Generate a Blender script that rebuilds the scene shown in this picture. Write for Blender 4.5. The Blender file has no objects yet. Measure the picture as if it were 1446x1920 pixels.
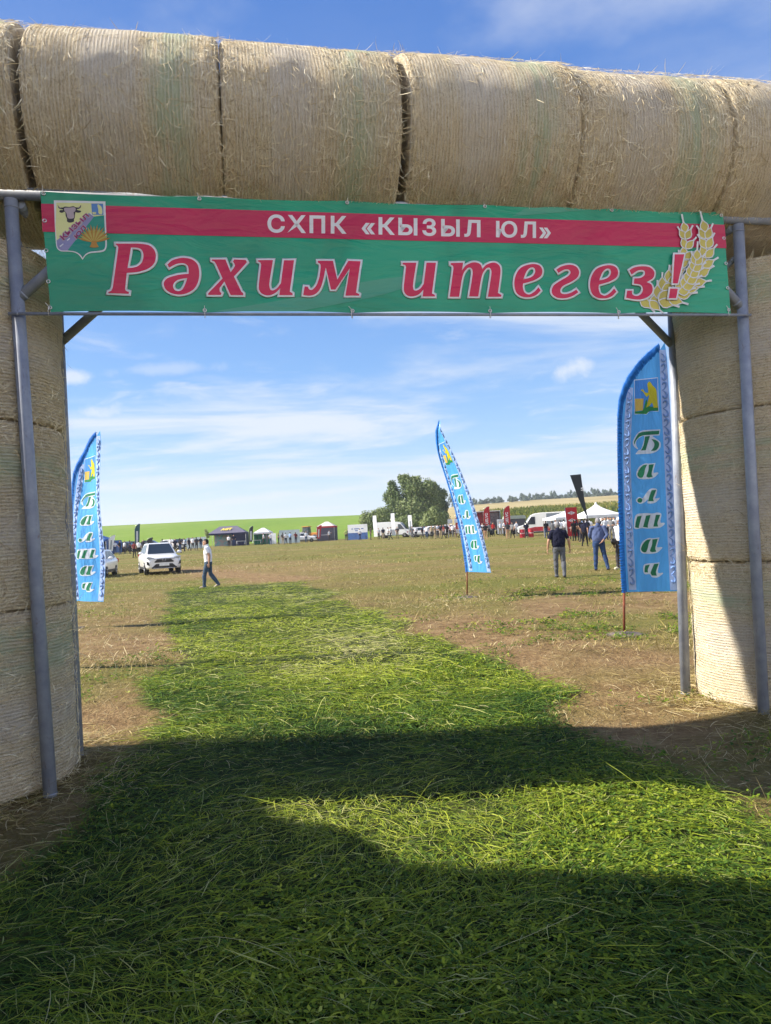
import bpy, bmesh, math, random
import numpy as np
from mathutils import Vector, Matrix, noise as mnoise
from mathutils.geometry import tessellate_polygon

SC = bpy.context.scene
COL = SC.collection
R_ = math.radians

# ------------------------------------------------------------------ camera
EYE = 1.6
FPX = 1387.0                      # focal length in pixels of the 1446 x 1920 photograph
ROLL, PITCH = R_(2.97), R_(1.65)
fw = Vector((0, math.cos(PITCH), math.sin(PITCH)))
r0 = Vector((1, 0, 0)); u0 = r0.cross(fw)
rt = math.cos(ROLL) * r0 - math.sin(ROLL) * u0
up = math.sin(ROLL) * r0 + math.cos(ROLL) * u0
cam = bpy.data.cameras.new('camera')
cam_o = bpy.data.objects.new('camera', cam)
COL.objects.link(cam_o)
m4 = Matrix.Identity(4)
for i in range(3):
    m4[i][0], m4[i][1], m4[i][2] = rt[i], up[i], -fw[i]
m4[2][3] = EYE
cam_o.matrix_world = m4
cam.sensor_fit = 'VERTICAL'
cam.sensor_height = 36.0
cam.lens = 36.0 * FPX / 1920.0
cam.clip_start = 0.05
cam.clip_end = 6000
SC.camera = cam_o

# ------------------------------------------------------------------ sun, sky, exposure
SUN_EL = R_(39.0)
SUN_AZ = R_(-0.9)                  # shadows run to +X and this much towards +Y
tosun = Vector((-math.cos(SUN_AZ) * math.cos(SUN_EL), -math.sin(SUN_AZ) * math.cos(SUN_EL), math.sin(SUN_EL)))
sun = bpy.data.lights.new('sun', 'SUN')
sun.energy = 4.3
sun.angle = R_(0.53)
sun.color = (1.0, 0.93, 0.80)
sun_o = bpy.data.objects.new('sun', sun)
COL.objects.link(sun_o)
sun_o.rotation_euler = tosun.to_track_quat('Z', 'Y').to_euler()

world = bpy.data.worlds.new('World')
SC.world = world
world.use_nodes = True
wn = world.node_tree.nodes; wl = world.node_tree.links
wn.clear()
def wnode(t, **k):
    n = wn.new(t)
    for a, b in k.items():
        setattr(n, a, b)
    return n
def wmath(op, a, b=None, clamp=False):
    n = wnode('ShaderNodeMath', operation=op, use_clamp=clamp)
    for i, v in enumerate((a, b)):
        if v is None: continue
        if isinstance(v, (int, float)): n.inputs[i].default_value = v
        else: wl.new(v, n.inputs[i])
    return n.outputs[0]
def wramp(v, lo, hi):
    n = wnode('ShaderNodeMapRange', interpolation_type='SMOOTHSTEP')
    wl.new(v, n.inputs[0]); n.inputs[1].default_value = lo; n.inputs[2].default_value = hi
    return n.outputs[0]
sky = wnode('ShaderNodeTexSky', sky_type='NISHITA', sun_disc=False)
sky.sun_elevation = SUN_EL
sky.sun_rotation = math.atan2(tosun.x, tosun.y)
sky.altitude = 150; sky.air_density = 1.0; sky.dust_density = 0.6; sky.ozone_density = 1.6
tc = wnode('ShaderNodeTexCoord')
sep = wnode('ShaderNodeSeparateXYZ'); wl.new(tc.outputs['Generated'], sep.inputs[0])
den = wmath('MAXIMUM', wmath('ADD', sep.outputs[2], 0.09), 0.02)
cx = wmath('DIVIDE', sep.outputs[0], den); cy = wmath('DIVIDE', sep.outputs[1], den)
def cloud(sx, sy, ox, scale, detail, rough, dist, lo, hi):
    cb = wnode('ShaderNodeCombineXYZ')
    wl.new(wmath('MULTIPLY', wmath('ADD', cx, wmath('MULTIPLY', cy, 0.15)), sx), cb.inputs[0])
    wl.new(wmath('MULTIPLY', wmath('ADD', cy, ox), sy), cb.inputs[1]); cb.inputs[2].default_value = ox
    n = wnode('ShaderNodeTexNoise'); wl.new(cb.outputs[0], n.inputs['Vector'])
    n.inputs['Scale'].default_value = scale; n.inputs['Detail'].default_value = detail
    n.inputs['Roughness'].default_value = rough; n.inputs['Distortion'].default_value = dist
    return wramp(n.outputs[0], lo, hi)
c1 = cloud(0.55, 1.0, 3.1, 0.9, 8, 0.60, 0.35, 0.44, 0.66)      # long soft cirrus bands
c2 = cloud(1.0, 1.3, 7.7, 1.7, 9, 0.62, 0.5, 0.50, 0.74)        # smaller wisps
c3 = cloud(0.9, 1.1, 14.2, 0.8, 7, 0.58, 0.3, 0.50, 0.72)
mid = wmath('MULTIPLY', wramp(sep.outputs[2], 0.60, 0.26), 1.0)
cl = wmath('MULTIPLY', c1, wmath('ADD', wmath('MULTIPLY', mid, 0.80), 0.05))
cl = wmath('MAXIMUM', cl, wmath('MULTIPLY', wmath('MULTIPLY', c2, mid), 0.58))
cl = wmath('MAXIMUM', cl, wmath('MULTIPLY', wmath('MULTIPLY', c3, wramp(sep.outputs[2], 0.40, 0.60)), 0.55))
def puff(px, py, rx, ry, amt):
    """a small heaped cloud in a fixed direction of the sky"""
    a0 = (px - 723) / FPX; e0 = (1000 - 0.052 * (px - 723) - py) / FPX
    nx = wmath('DIVIDE', sep.outputs[0], wmath('MAXIMUM', sep.outputs[1], .05)); nz = wmath('DIVIDE', sep.outputs[2], wmath('MAXIMUM', sep.outputs[1], .05))
    dx = wmath('DIVIDE', wmath('SUBTRACT', nx, a0), rx / FPX); dz = wmath('DIVIDE', wmath('SUBTRACT', nz, e0), ry / FPX)
    d2 = wmath('SQRT', wmath('ADD', wmath('MULTIPLY', dx, dx), wmath('MULTIPLY', dz, dz)))
    n = wnode('ShaderNodeTexNoise'); wl.new(tc.outputs['Generated'], n.inputs['Vector']); n.inputs['Scale'].default_value = 26; n.inputs['Detail'].default_value = 7; n.inputs['Roughness'].default_value = .6
    return wmath('MULTIPLY', wramp(wmath('SUBTRACT', wmath('ADD', d2, wmath('MULTIPLY', n.outputs[0], 2.2)), 1.1), 1.0, 0.05), amt)
for pf in ((1088, 688, 62, 34, .8), (150, 704, 40, 18, .75), (185, 772, 75, 26, .7), (770, 715, 90, 14, .35), (320, 690, 120, 16, .35)):
    cl = wmath('MAXIMUM', cl, puff(*pf))
veil = wmath('MULTIPLY', wramp(sep.outputs[2], 0.16, 0.0), 0.16)
cl = wmath('ADD', cl, wmath('MULTIPLY', wmath('SUBTRACT', 1.0, cl), veil), clamp=True)
grad = wnode('ShaderNodeValToRGB'); wl.new(sep.outputs[2], grad.inputs[0])     # clear late-summer sky by height above the horizon
stops = [(0.0, (.70, .83, 1.0)), (.05, (.62, .79, 1.0)), (.115, (.38, .64, 1.0)), (.21, (.23, .49, .97)), (.36, (.14, .345, .85)), (.60, (.072, .23, .71)), (1.0, (.05, .16, .52))]
ge = grad.color_ramp.elements
while len(ge) < len(stops): ge.new(.5)
for e_, (p_, c_) in zip(ge, stops): e_.position = p_; e_.color = (*c_, 1)
gx = wnode('ShaderNodeVectorMath', operation='SCALE'); wl.new(grad.outputs[0], gx.inputs[0]); gx.inputs['Scale'].default_value = 3.85
mx0 = wnode('ShaderNodeMix', data_type='RGBA'); mx0.inputs[0].default_value = .80
wl.new(sky.outputs[0], mx0.inputs[6]); wl.new(gx.outputs[0], mx0.inputs[7])
mixc = wnode('ShaderNodeMix', data_type='RGBA')
wl.new(cl, mixc.inputs[0]); wl.new(mx0.outputs[2], mixc.inputs[6])
mixc.inputs[7].default_value = (3.5, 3.72, 4.05, 1)
# added cloud-textured glow in the unseen sky behind the camera, fills the shaded side
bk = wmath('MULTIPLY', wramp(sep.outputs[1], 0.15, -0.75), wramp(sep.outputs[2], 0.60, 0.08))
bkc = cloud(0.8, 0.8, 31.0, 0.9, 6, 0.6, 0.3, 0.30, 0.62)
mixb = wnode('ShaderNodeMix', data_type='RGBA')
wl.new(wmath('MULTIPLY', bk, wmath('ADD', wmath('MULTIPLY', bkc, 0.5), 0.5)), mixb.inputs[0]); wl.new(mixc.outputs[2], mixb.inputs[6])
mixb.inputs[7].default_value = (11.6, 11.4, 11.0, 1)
bg = wnode('ShaderNodeBackground'); bg.inputs[1].default_value = 0.10
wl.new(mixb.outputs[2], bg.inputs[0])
wo = wnode('ShaderNodeOutputWorld'); wl.new(bg.outputs[0], wo.inputs[0])

SC.view_settings.view_transform = 'Standard'
SC.view_settings.look = 'None'
SC.view_settings.gamma = 1
SC.view_settings.exposure = 1.3
SC.cycles.max_bounces = 8
SC.cycles.transparent_max_bounces = 12

# ------------------------------------------------------------------ helpers
rng = np.random.default_rng(7)
random.seed(7)

def sstep(x, a, b):
    t = np.clip((np.asarray(x, float) - a) / (b - a), 0, 1)
    return t * t * (3 - 2 * t)

def ray(px, py):
    return fw + rt * ((px - 723.0) / FPX) - up * ((py - 960.0) / FPX)

def at(px, py, y):
    """world point at depth y along the photograph's pixel (surveying the place from the photo)"""
    d = ray(px, py)
    return Vector((0, 0, EYE)) + d * (y / d.y)

def lin(r, g, b):
    f = lambda c: (c / 255 / 12.92) if c / 255 <= 0.04045 else ((c / 255 + 0.055) / 1.055) ** 2.4
    return (f(r), f(g), f(b))

def tag(o, label=None, cat=None, group=None, kind=None):
    if label: o['label'] = label
    if cat: o['category'] = cat
    if group: o['group'] = group
    if kind: o['kind'] = kind
    return o

def thing(name, label, cat, loc=(0, 0, 0), rotz=0.0, group=None):
    o = bpy.data.objects.new(name, None)
    o.empty_display_size = 0.2
    COL.objects.link(o)
    o.location = loc; o.rotation_euler = (0, 0, rotz)
    return tag(o, label, cat, group)

def link(name, me, parent=None, loc=None, rot=None):
    o = bpy.data.objects.new(name, me)
    COL.objects.link(o)
    if parent: o.parent = parent
    if loc is not None: o.location = loc
    if rot is not None: o.rotation_euler = rot
    return o

def copy_tree(o, parent=None):
    c = o.copy(); COL.objects.link(c)
    if parent: c.parent = parent
    for ch in o.children:
        copy_tree(ch, c)
    return c

def fast_mesh(name, verts, faces, mats, tint=None, midx=None, smooth=False):
    """faces: (n,3) or (n,4) int array"""
    verts = np.ascontiguousarray(verts, np.float32).reshape(-1, 3)
    faces = np.ascontiguousarray(faces, np.int32)
    me = bpy.data.meshes.new(name)
    n, k = faces.shape
    me.vertices.add(len(verts)); me.vertices.foreach_set('co', verts.ravel())
    me.loops.add(n * k); me.loops.foreach_set('vertex_index', faces.ravel())
    me.polygons.add(n); me.polygons.foreach_set('loop_start', np.arange(n, dtype=np.int32) * k)
    for m in mats: me.materials.append(m)
    if midx is not None: me.polygons.foreach_set('material_index', np.ascontiguousarray(midx, np.int32))
    me.update(calc_edges=True)
    if smooth: me.polygons.foreach_set('use_smooth', np.ones(n, bool))
    if tint is not None:
        a = me.attributes.new('tint', 'FLOAT', 'POINT')
        a.data.foreach_set('value', np.ascontiguousarray(tint, np.float32))
    return me

class MB:
    """collects shapes; build() links them as ONE mesh object"""
    def __init__(s): s.v = []; s.f = []; s.m = []; s.sm = []
    def add(s, vs, fs, m=0, smooth=False, M=None):
        o = len(s.v)
        for p in vs:
            p = Vector(p)
            s.v.append((M @ p) if M else p)
        for f in fs:
            s.f.append([i + o for i in f]); s.m.append(m); s.sm.append(smooth)
    def box(s, c, d, m=0, M=None, taper=1.0):
        x, y, z = d[0] / 2, d[1] / 2, d[2] / 2
        vs = []
        for zz, t in ((-z, 1), (z, taper)):
            for a, b in ((-1, -1), (1, -1), (1, 1), (-1, 1)):
                vs.append((c[0] + a * x * t, c[1] + b * y * t, c[2] + zz))
        s.add(vs, [(3, 2, 1, 0), (4, 5, 6, 7), (0, 1, 5, 4), (1, 2, 6, 5), (2, 3, 7, 6), (3, 0, 4, 7)], m, False, M)
    def tube(s, pts, r, seg=10, m=0, cap=True, smooth=True, M=None, flat=None):
        """flat=(axis vector, factor): squash the section along that axis"""
        pts = [Vector(p) for p in pts]
        rs = r if isinstance(r, (list, tuple)) else [r] * len(pts)
        n = len(pts); vs = []; prev = None
        for i, p in enumerate(pts):
            t = (pts[min(i + 1, n - 1)] - pts[max(i - 1, 0)])
            t = t.normalized() if t.length > 1e-9 else Vector((0, 0, 1))
            if prev is None:
                a = t.orthogonal().normalized()
            else:
                a = (prev - t * prev.dot(t))
                a = a.normalized() if a.length > 1e-6 else t.orthogonal().normalized()
            prev = a; b = t.cross(a)
            for k in range(seg):
                g = 2 * math.pi * k / seg
                q = (a * math.cos(g) + b * math.sin(g)) * rs[i]
                if flat: q = q - flat[0] * q.dot(flat[0]) * (1 - flat[1])
                vs.append(p + q)
        fs = [(i * seg + k, i * seg + (k + 1) % seg, (i + 1) * seg + (k + 1) % seg, (i + 1) * seg + k) for i in range(n - 1) for k in range(seg)]
        o = len(s.v)
        s.add(vs, fs, m, smooth, M)
        if cap:
            s.f.append([o + k for k in range(seg)][::-1]); s.m.append(m); s.sm.append(False)
            s.f.append([o + (n - 1) * seg + k for k in range(seg)]); s.m.append(m); s.sm.append(False)
    def lathe(s, prof, seg=24, m=0, M=None, smooth=True):
        vs = []; n = len(prof)
        for r, z in prof:
            for k in range(seg):
                g = 2 * math.pi * k / seg
                vs.append((r * math.cos(g), r * math.sin(g), z))
        fs = [(i * seg + k, i * seg + (k + 1) % seg, (i + 1) * seg + (k + 1) % seg, (i + 1) * seg + k) for i in range(n - 1) for k in range(seg)]
        s.add(vs, fs, m, smooth, M)
        s.f.append([len(s.v) - n * seg + k for k in range(seg)][::-1]); s.m.append(m); s.sm.append(False)
        s.f.append([len(s.v) - seg + k for k in range(seg)]); s.m.append(m); s.sm.append(False)
    def ell(s, c, r, m=0, seg=16, rings=10, M=None):
        vs = []; c = Vector(c)
        for i in range(rings + 1):
            a = math.pi * i / rings
            for k in range(seg):
                g = 2 * math.pi * k / seg
                vs.append((c.x + r[0] * math.sin(a) * math.cos(g), c.y + r[1] * math.sin(a) * math.sin(g), c.z - r[2] * math.cos(a)))
        fs = [(i * seg + k, i * seg + (k + 1) % seg, (i + 1) * seg + (k + 1) % seg, (i + 1) * seg + k) for i in range(rings) for k in range(seg)]
        s.add(vs, fs, m, True, M)
    def prism(s, poly, a, b, m=0, M=None, axis='y', smooth=False):
        """poly of 2-D points extruded between a and b along the axis"""
        def P(p, h):
            return {'y': (p[0], h, p[1]), 'z': (p[0], p[1], h), 'x': (h, p[0], p[1])}[axis]
        n = len(poly)
        vs = [P(p, a) for p in poly] + [P(p, b) for p in poly]
        fs = [(i, (i + 1) % n, n + (i + 1) % n, n + i) for i in range(n)]
        s.add(vs, fs, m, smooth, M)
        tri = tessellate_polygon([[Vector((p[0], p[1], 0)) for p in poly]])
        o = len(s.v) - 2 * n
        for t in tri:
            s.f.append([o + i for i in t][::-1]); s.m.append(m); s.sm.append(False)
            s.f.append([o + n + i for i in t]); s.m.append(m); s.sm.append(False)
    def loft(s, secs, m=0, closed=False, cap=True, smooth=True, M=None):
        """secs: list of equally long rings of 3-D points"""
        k = len(secs[0]); o = len(s.v)
        vs = [p for r in secs for p in r]
        fs = [(i * k + j, i * k + (j + 1) % k, (i + 1) * k + (j + 1) % k, (i + 1) * k + j) for i in range(len(secs) - 1) for j in range(k)]
        s.add(vs, fs, m, smooth, M)
        if cap:
            s.f.append([o + j for j in range(k)][::-1]); s.m.append(m); s.sm.append(False)
            s.f.append([o + (len(secs) - 1) * k + j for j in range(k)]); s.m.append(m); s.sm.append(False)
    def mesh(s, name, mats):
        me = bpy.data.meshes.new(name)
        me.from_pydata([tuple(p) for p in s.v], [], s.f)
        for mt in (mats if isinstance(mats, (list, tuple)) else [mats]): me.materials.append(mt)
        me.polygons.foreach_set('material_index', s.m)
        me.polygons.foreach_set('use_smooth', s.sm)
        bm = bmesh.new(); bm.from_mesh(me)
        bmesh.ops.recalc_face_normals(bm, faces=bm.faces)
        bm.to_mesh(me); bm.free()
        me.update()
        return me
    def build(s, name, mats, parent=None, loc=None, rot=None, bevel=0.0, seg=2):
        o = link(name, s.mesh(name, mats), parent, loc, rot)
        if bevel:
            b = o.modifiers.new('bevel', 'BEVEL'); b.width = bevel; b.segments = seg; b.limit_method = 'ANGLE'; b.angle_limit = R_(40)
        return o

# ------------------------------------------------------------------ materials
class NT:
    def __init__(s, name):
        s.m = bpy.data.materials.new(name); s.m.use_nodes = True
        s.t = s.m.node_tree; s.t.nodes.clear()
        s.out = s.t.nodes.new('ShaderNodeOutputMaterial')
    def n(s, t, **k):
        x = s.t.nodes.new(t)
        for a, b in k.items(): setattr(x, a, b)
        return x
    def l(s, a, b): s.t.links.new(a, b)
    def val(s, sock, v):
        if isinstance(v, bpy.types.NodeSocket): s.l(v, sock)
        elif isinstance(v, (tuple, list)): sock.default_value = (*v, 1) if len(v) == 3 and sock.type == 'RGBA' else v
        else: sock.default_value = v
    def math(s, op, a, b=None, clamp=False):
        x = s.n('ShaderNodeMath', operation=op, use_clamp=clamp)
        s.val(x.inputs[0], a)
        if b is not None: s.val(x.inputs[1], b)
        return x.outputs[0]
    def coord(s, kind='Object', scale=(1, 1, 1)):
        c = s.n('ShaderNodeTexCoord'); mp = s.n('ShaderNodeMapping')
        s.l(c.outputs[kind], mp.inputs[0]); mp.inputs['Scale'].default_value = scale
        return mp.outputs[0]
    def noise(s, v, scale, detail=4, rough=0.55, dist=0.0):
        x = s.n('ShaderNodeTexNoise'); s.l(v, x.inputs['Vector'])
        x.inputs['Scale'].default_value = scale; x.inputs['Detail'].default_value = detail
        x.inputs['Roughness'].default_value = rough; x.inputs['Distortion'].default_value = dist
        return x.outputs[0]
    def ramp(s, v, stops, interp='LINEAR'):
        x = s.n('ShaderNodeValToRGB'); s.val(x.inputs[0], v)
        e = x.color_ramp.elements; x.color_ramp.interpolation = interp
        while len(e) < len(stops): e.new(0.5)
        for i, (p, c) in enumerate(stops):
            e[i].position = p; e[i].color = (*c, 1)
        return x.outputs[0]
    def mr(s, v, a, b, c=0.0, d=1.0):
        x = s.n('ShaderNodeMapRange'); s.val(x.inputs[0], v)
        for i, q in enumerate((a, b, c, d)): x.inputs[i + 1].default_value = q
        return x.outputs[0]
    def mix(s, f, a, b, mode='MIX'):
        x = s.n('ShaderNodeMix', data_type='RGBA', blend_type=mode)
        s.val(x.inputs[0], f); s.val(x.inputs[6], a); s.val(x.inputs[7], b)
        return x.outputs[2]
    def attr(s, name, out='Fac'):
        x = s.n('ShaderNodeAttribute'); x.attribute_name = name
        return x.outputs[out]
    def bump(s, h, strength=0.3, dist=0.01):
        x = s.n('ShaderNodeBump'); s.l(h, x.inputs['Height'])
        x.inputs['Strength'].default_value = strength; x.inputs['Distance'].default_value = dist
        return x.outputs[0]
    def bsdf(s, color, rough=0.7, normal=None, spec=0.4, metal=0.0, trans=0.0, tcol=None, coat=0.0):
        b = s.n('ShaderNodeBsdfPrincipled')
        s.val(b.inputs['Base Color'], color); s.val(b.inputs['Roughness'], rough)
        b.inputs['Specular IOR Level'].default_value = spec; b.inputs['Metallic'].default_value = metal
        b.inputs['Coat Weight'].default_value = coat
        if normal is not None: s.l(normal, b.inputs['Normal'])
        o = b.outputs[0]
        if trans:
            t = s.n('ShaderNodeBsdfTranslucent'); s.val(t.inputs[0], tcol if tcol is not None else color)
            mx = s.n('ShaderNodeMixShader'); mx.inputs[0].default_value = trans
            s.l(o, mx.inputs[1]); s.l(t.outputs[0], mx.inputs[2]); o = mx.outputs[0]
        s.l(o, s.out.inputs[0])
        return s.m

_mc = {}
def plain(name, color, rough=0.6, spec=0.4, var=0.12, scale=6.0, bump=0.0, metal=0.0, trans=0.0, coat=0.0, tcol=None):
    """a surface of one colour with a little procedural unevenness"""
    if name in _mc: return _mc[name]
    t = NT(name); v = t.coord()
    nz = t.noise(v, scale, 5, 0.6)
    c = t.mix(t.mr(nz, 0.3, 0.7), tuple(x * (1 - var) for x in color), tuple(min(x * (1 + var), 1) for x in color))
    nr = t.bump(t.noise(v, scale * 4, 4), bump, 0.02) if bump else None
    _mc[name] = t.bsdf(c, rough, nr, spec, metal, trans, tcol, coat)
    return _mc[name]
# ------------------------------------------------------------------ the ground
def px_angle(px, py):
    d = ray(px, py)
    return math.atan2(d.x, d.y), math.atan2(d.z, math.hypot(d.x, d.y))
CREST = [px_angle(*p) for p in ((-400, 1008), (60, 990), (200, 985.5), (420, 974.5), (680, 965), (800, 962), (850, 950), (900, 945), (1000, 937), (1160, 928), (1446, 912), (1900, 885))]
CAZ = np.array([c[0] for c in CREST]); CEL = np.array([c[1] for c in CREST])
AZ_SPLIT = px_angle(790, 960)[0]

def vnoise(x, y, s, seed=0.0):
    """smooth value noise, vectorised"""
    x = np.asarray(x, float) / s + seed * 17.3; y = np.asarray(y, float) / s - seed * 9.7
    xi = np.floor(x); yi = np.floor(y); fx = x - xi; fy = y - yi
    fx = fx * fx * (3 - 2 * fx); fy = fy * fy * (3 - 2 * fy)
    def h(a, b):
        q = np.sin(a * 127.1 + b * 311.7 + seed * 74.7) * 43758.5453
        return q - np.floor(q)
    return (h(xi, yi) * (1 - fx) + h(xi + 1, yi) * fx) * (1 - fy) + (h(xi, yi + 1) * (1 - fx) + h(xi + 1, yi + 1) * fx) * fy - 0.5

def fbm(x, y, s, seed=0.0, o=4):
    return sum(vnoise(x, y, s / 2 ** i, seed + i) / 2 ** i for i in range(o))

def ground_z(x, y):
    x = np.asarray(x, float); y = np.asarray(y, float)
    r = np.hypot(x, y); az = np.arctan2(x, y)
    z = 0.95 * np.clip((r - 40) / 85, 0, 1) ** 1.15
    rc = 280 + 240 * sstep(az, AZ_SPLIT - 0.03, AZ_SPLIT + 0.09)
    el = np.interp(az, CAZ, CEL)
    zc = EYE + rc * np.tan(el)
    s = np.clip((r - 125) / (rc - 125), 0, None)
    hill = 0.95 + (zc - 0.95) * np.clip(s, 0, 1)
    over = np.clip(r - rc, 0, None)
    hill = hill - 0.00012 * over ** 2 - 0.01 * over
    behind = sstep(np.abs(az), 1.3, 1.9)
    z = np.where(r > 125, hill * (1 - behind) + 0.95 * behind, z)
    mic = 0.045 * fbm(x, y, 1.1, 3.0) + 0.05 * fbm(x, y, 3.7, 5.0, 2)
    return z + mic * np.exp(-r / 45)

def gpx(px, py):
    """ground point seen at a photo pixel (flat near field)"""
    d = ray(px, py); t = -EYE / d.z
    return (d.x * t, d.y * t)

PATH_L = [(400, 1086), (325, 1100), (318, 1140), (300, 1170), (318, 1205), (330, 1225), (262, 1290), (285, 1330), (295, 1355), (245, 1420), (200, 1480), (165, 1545), (20, 1640), (-400, 1800), (-900, 2300)]
PATH_R = [(555, 1086), (600, 1106), (655, 1135), (735, 1160), (760, 1185), (830, 1210), (910, 1232), (1000, 1265), (1070, 1298), (1025, 1330), (1100, 1372), (1200, 1428), (1325, 1465), (1395, 1515), (1440, 1545), (1600, 1640), (2100, 1950), (2600, 2300)]
PL = np.array([gpx(*p) for p in PATH_L]); PR = np.array([gpx(*p) for p in PATH_R])
PL = PL[np.argsort(PL[:, 1])]; PR = PR[np.argsort(PR[:, 1])]
Y_END = 26.9
def path_w(x, y):
    """1 inside the strewn green path, 0 outside, soft ragged edge"""
    j = 0.32 * fbm(x, y, 0.9, 11.0, 3) * np.clip(np.asarray(y) / 7, 0.6, 2.2)
    xl = np.interp(y, PL[:, 1], PL[:, 0]); xr = np.interp(y, PR[:, 1], PR[:, 0])
    e = 0.06 + 0.009 * np.clip(y, 0, 30)
    return sstep(x + j - xl, -e, e) * sstep(xr - x + j, -e, e) * sstep(Y_END - y + 2 * j, -0.6, 0.6) * (np.asarray(y) > -6)

def track_w(x, y):
    """bare, worn soil: on both sides of the path near the arch, and the wheel track behind the walking man"""
    x = np.asarray(x, float); y = np.asarray(y, float)
    near = sstep(y, 23, 15) * (0.78 + 1.1 * fbm(x, y, 2.6, 21.0, 4) + .5 * fbm(x, y, .7, 23.0, 3))
    grassy = sstep(fbm(x, y, 2.9, 27.0, 3), .05, .25) * sstep(x, 1.5, 3.0) * sstep(y, 7, 9)
    near = near * (1 - .75 * grassy)
    ax, ay, bx, by = -12.0, 44.0, -4.3, 29.5
    t = np.clip(((x - ax) * (bx - ax) + (y - ay) * (by - ay)) / ((bx - ax) ** 2 + (by - ay) ** 2), 0, 1)
    d = np.hypot(x - (ax + t * (bx - ax)), y - (ay + t * (by - ay)))
    tr = sstep(d + 1.5 * fbm(x, y, 2.5, 31.0, 3), 2.6, 0.8)
    mid_ = .55 * sstep(fbm(x * .45, y, 6.0, 51.0, 4), .0, .35) * sstep(y, 14, 20) * sstep(y, 70, 40)
    return np.clip(np.maximum(np.maximum(near, tr), mid_), 0, 1)

t = NT('field_soil')
v = t.coord('Object')
n1 = t.noise(v, 0.35, 6, 0.62, 0.4); n2 = t.noise(v, 2.7, 7, 0.66, 0.6); n3 = t.noise(v, 23.0, 5, 0.65)
n4 = t.noise(t.coord('Object', (0.25, 1.0, 1.0)), 0.22, 5, 0.6, 0.5)
fld = t.ramp(t.math('ADD', t.math('MULTIPLY', n1, 0.5), t.math('MULTIPLY', n2, 0.5)),
             [(0.34, (0.065, 0.050, 0.020)), (0.46, (0.135, 0.108, 0.030)), (0.55, (0.18, 0.152, 0.040)), (0.66, (0.24, 0.20, 0.072))])
n5 = t.noise(t.coord('Object', (0.35, 1.0, 1.0)), 0.09, 6, 0.68, 0.8)
fld = t.mix(t.math('MULTIPLY', t.mr(n5, 0.44, 0.60), 0.7), fld, (0.215, 0.165, 0.060))
fld = t.mix(t.mr(n4, 0.46, 0.58), fld, (0.13, 0.135, 0.024))
fld = t.mix(t.math('MULTIPLY', t.mr(n3, 0.5, 0.72), 0.6), fld, (0.34, 0.27, 0.13))
soil = t.ramp(t.math('ADD', t.math('MULTIPLY', n2, 0.55), t.math('MULTIPLY', n3, 0.45)),
              [(0.32, (0.085, 0.052, 0.024)), (0.48, (0.22, 0.137, 0.064)), (0.66, (0.36, 0.26, 0.13))])
base = t.mix(t.attr('soil'), fld, soil)
grn = t.ramp(n2, [(0.35, (0.018, 0.026, 0.008)), (0.55, (0.045, 0.062, 0.016)), (0.7, (0.10, 0.10, 0.035))])
base = t.mix(t.attr('green'), base, grn)
nr = t.bump(t.math('ADD', t.math('MULTIPLY', n2, 0.7), t.math('MULTIPLY', n3, 0.6)), 1.0, 0.10)
M_FIELD = t.bsdf(base, 0.95, nr, 0.15)

t = NT('green_crop')
v = t.coord('Object', (1, 0.25, 1)); a = t.noise(v, 0.03, 5, 0.6, 0.3); b = t.noise(v, 0.5, 6, 0.7)
z_ = t.n('ShaderNodeSeparateXYZ'); t.l(t.coord('Object'), z_.inputs[0])
c = t.ramp(t.math('ADD', t.math('MULTIPLY', a, 0.6), t.math('MULTIPLY', b, 0.4)), [(0.35, (0.10, 0.185, 0.010)), (0.5, (0.135, 0.215, 0.014)), (0.65, (0.175, 0.24, 0.035))])
M_CROP = t.bsdf(c, 0.9, t.bump(b, 0.5, 0.3), 0.2)

t = NT('stubble_crop')
v = t.coord('Object', (0.6, 1, 1)); a = t.noise(v, 0.02, 5, 0.6, 0.3); b = t.noise(t.coord('Object', (0.2, 1, 1)), 0.35, 6, 0.65)
c = t.ramp(t.math('ADD', t.math('MULTIPLY', a, 0.55), t.math('MULTIPLY', b, 0.45)), [(0.38, (0.235, 0.19, 0.085)), (0.5, (0.33, 0.265, 0.125)), (0.62, (0.40, 0.33, 0.17))])
M_STUB = t.bsdf(c, 0.95, t.bump(b, 0.5, 0.3), 0.1)

az = np.concatenate([np.linspace(-math.pi, -0.75, 90)[:-1], np.linspace(-0.75, 0.75, 420), np.linspace(0.75, math.pi, 90)[1:-1]])
rr = np.concatenate([[0.25], np.geomspace(0.6, 125, 330), np.geomspace(127, 1500, 90)])
RR, AA = np.meshgrid(rr, az, indexing='ij')
GX = RR * np.sin(AA); GY = RR * np.cos(AA); GZ = ground_z(GX, GY)
nr_, na_ = RR.shape
ii, jj = np.meshgrid(np.arange(nr_ - 1), np.arange(na_), indexing='ij')
F4 = np.stack([ii * na_ + jj, ii * na_ + (jj + 1) % na_, (ii + 1) * na_ + (jj + 1) % na_, (ii + 1) * na_ + jj], -1).reshape(-1, 4)[:, ::-1]
GV = np.stack([GX, GY, GZ], -1).reshape(-1, 3)
fr = RR[:-1].reshape(-1); fa = AA[:-1].reshape(-1)
split = AZ_SPLIT + 0.02 + 0.0 * fa
def sheet(name, mask, mat_, attrs=False):
    f = F4[mask]; u, inv = np.unique(f.ravel(), return_inverse=True)
    me = fast_mesh(name, GV[u], inv.reshape(-1, 4), [mat_], smooth=True)
    if attrs:
        for nm, w in (('green', path_w), ('soil', track_w)):
            a_ = me.attributes.new(nm, 'FLOAT', 'POINT'); a_.data.foreach_set('value', w(GV[u][:, 0], GV[u][:, 1]).astype(np.float32))
    o = link(name, me); o['kind'] = 'structure'
    return o
ground = sheet('ground', fr < 125.5, M_FIELD, True)
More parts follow.
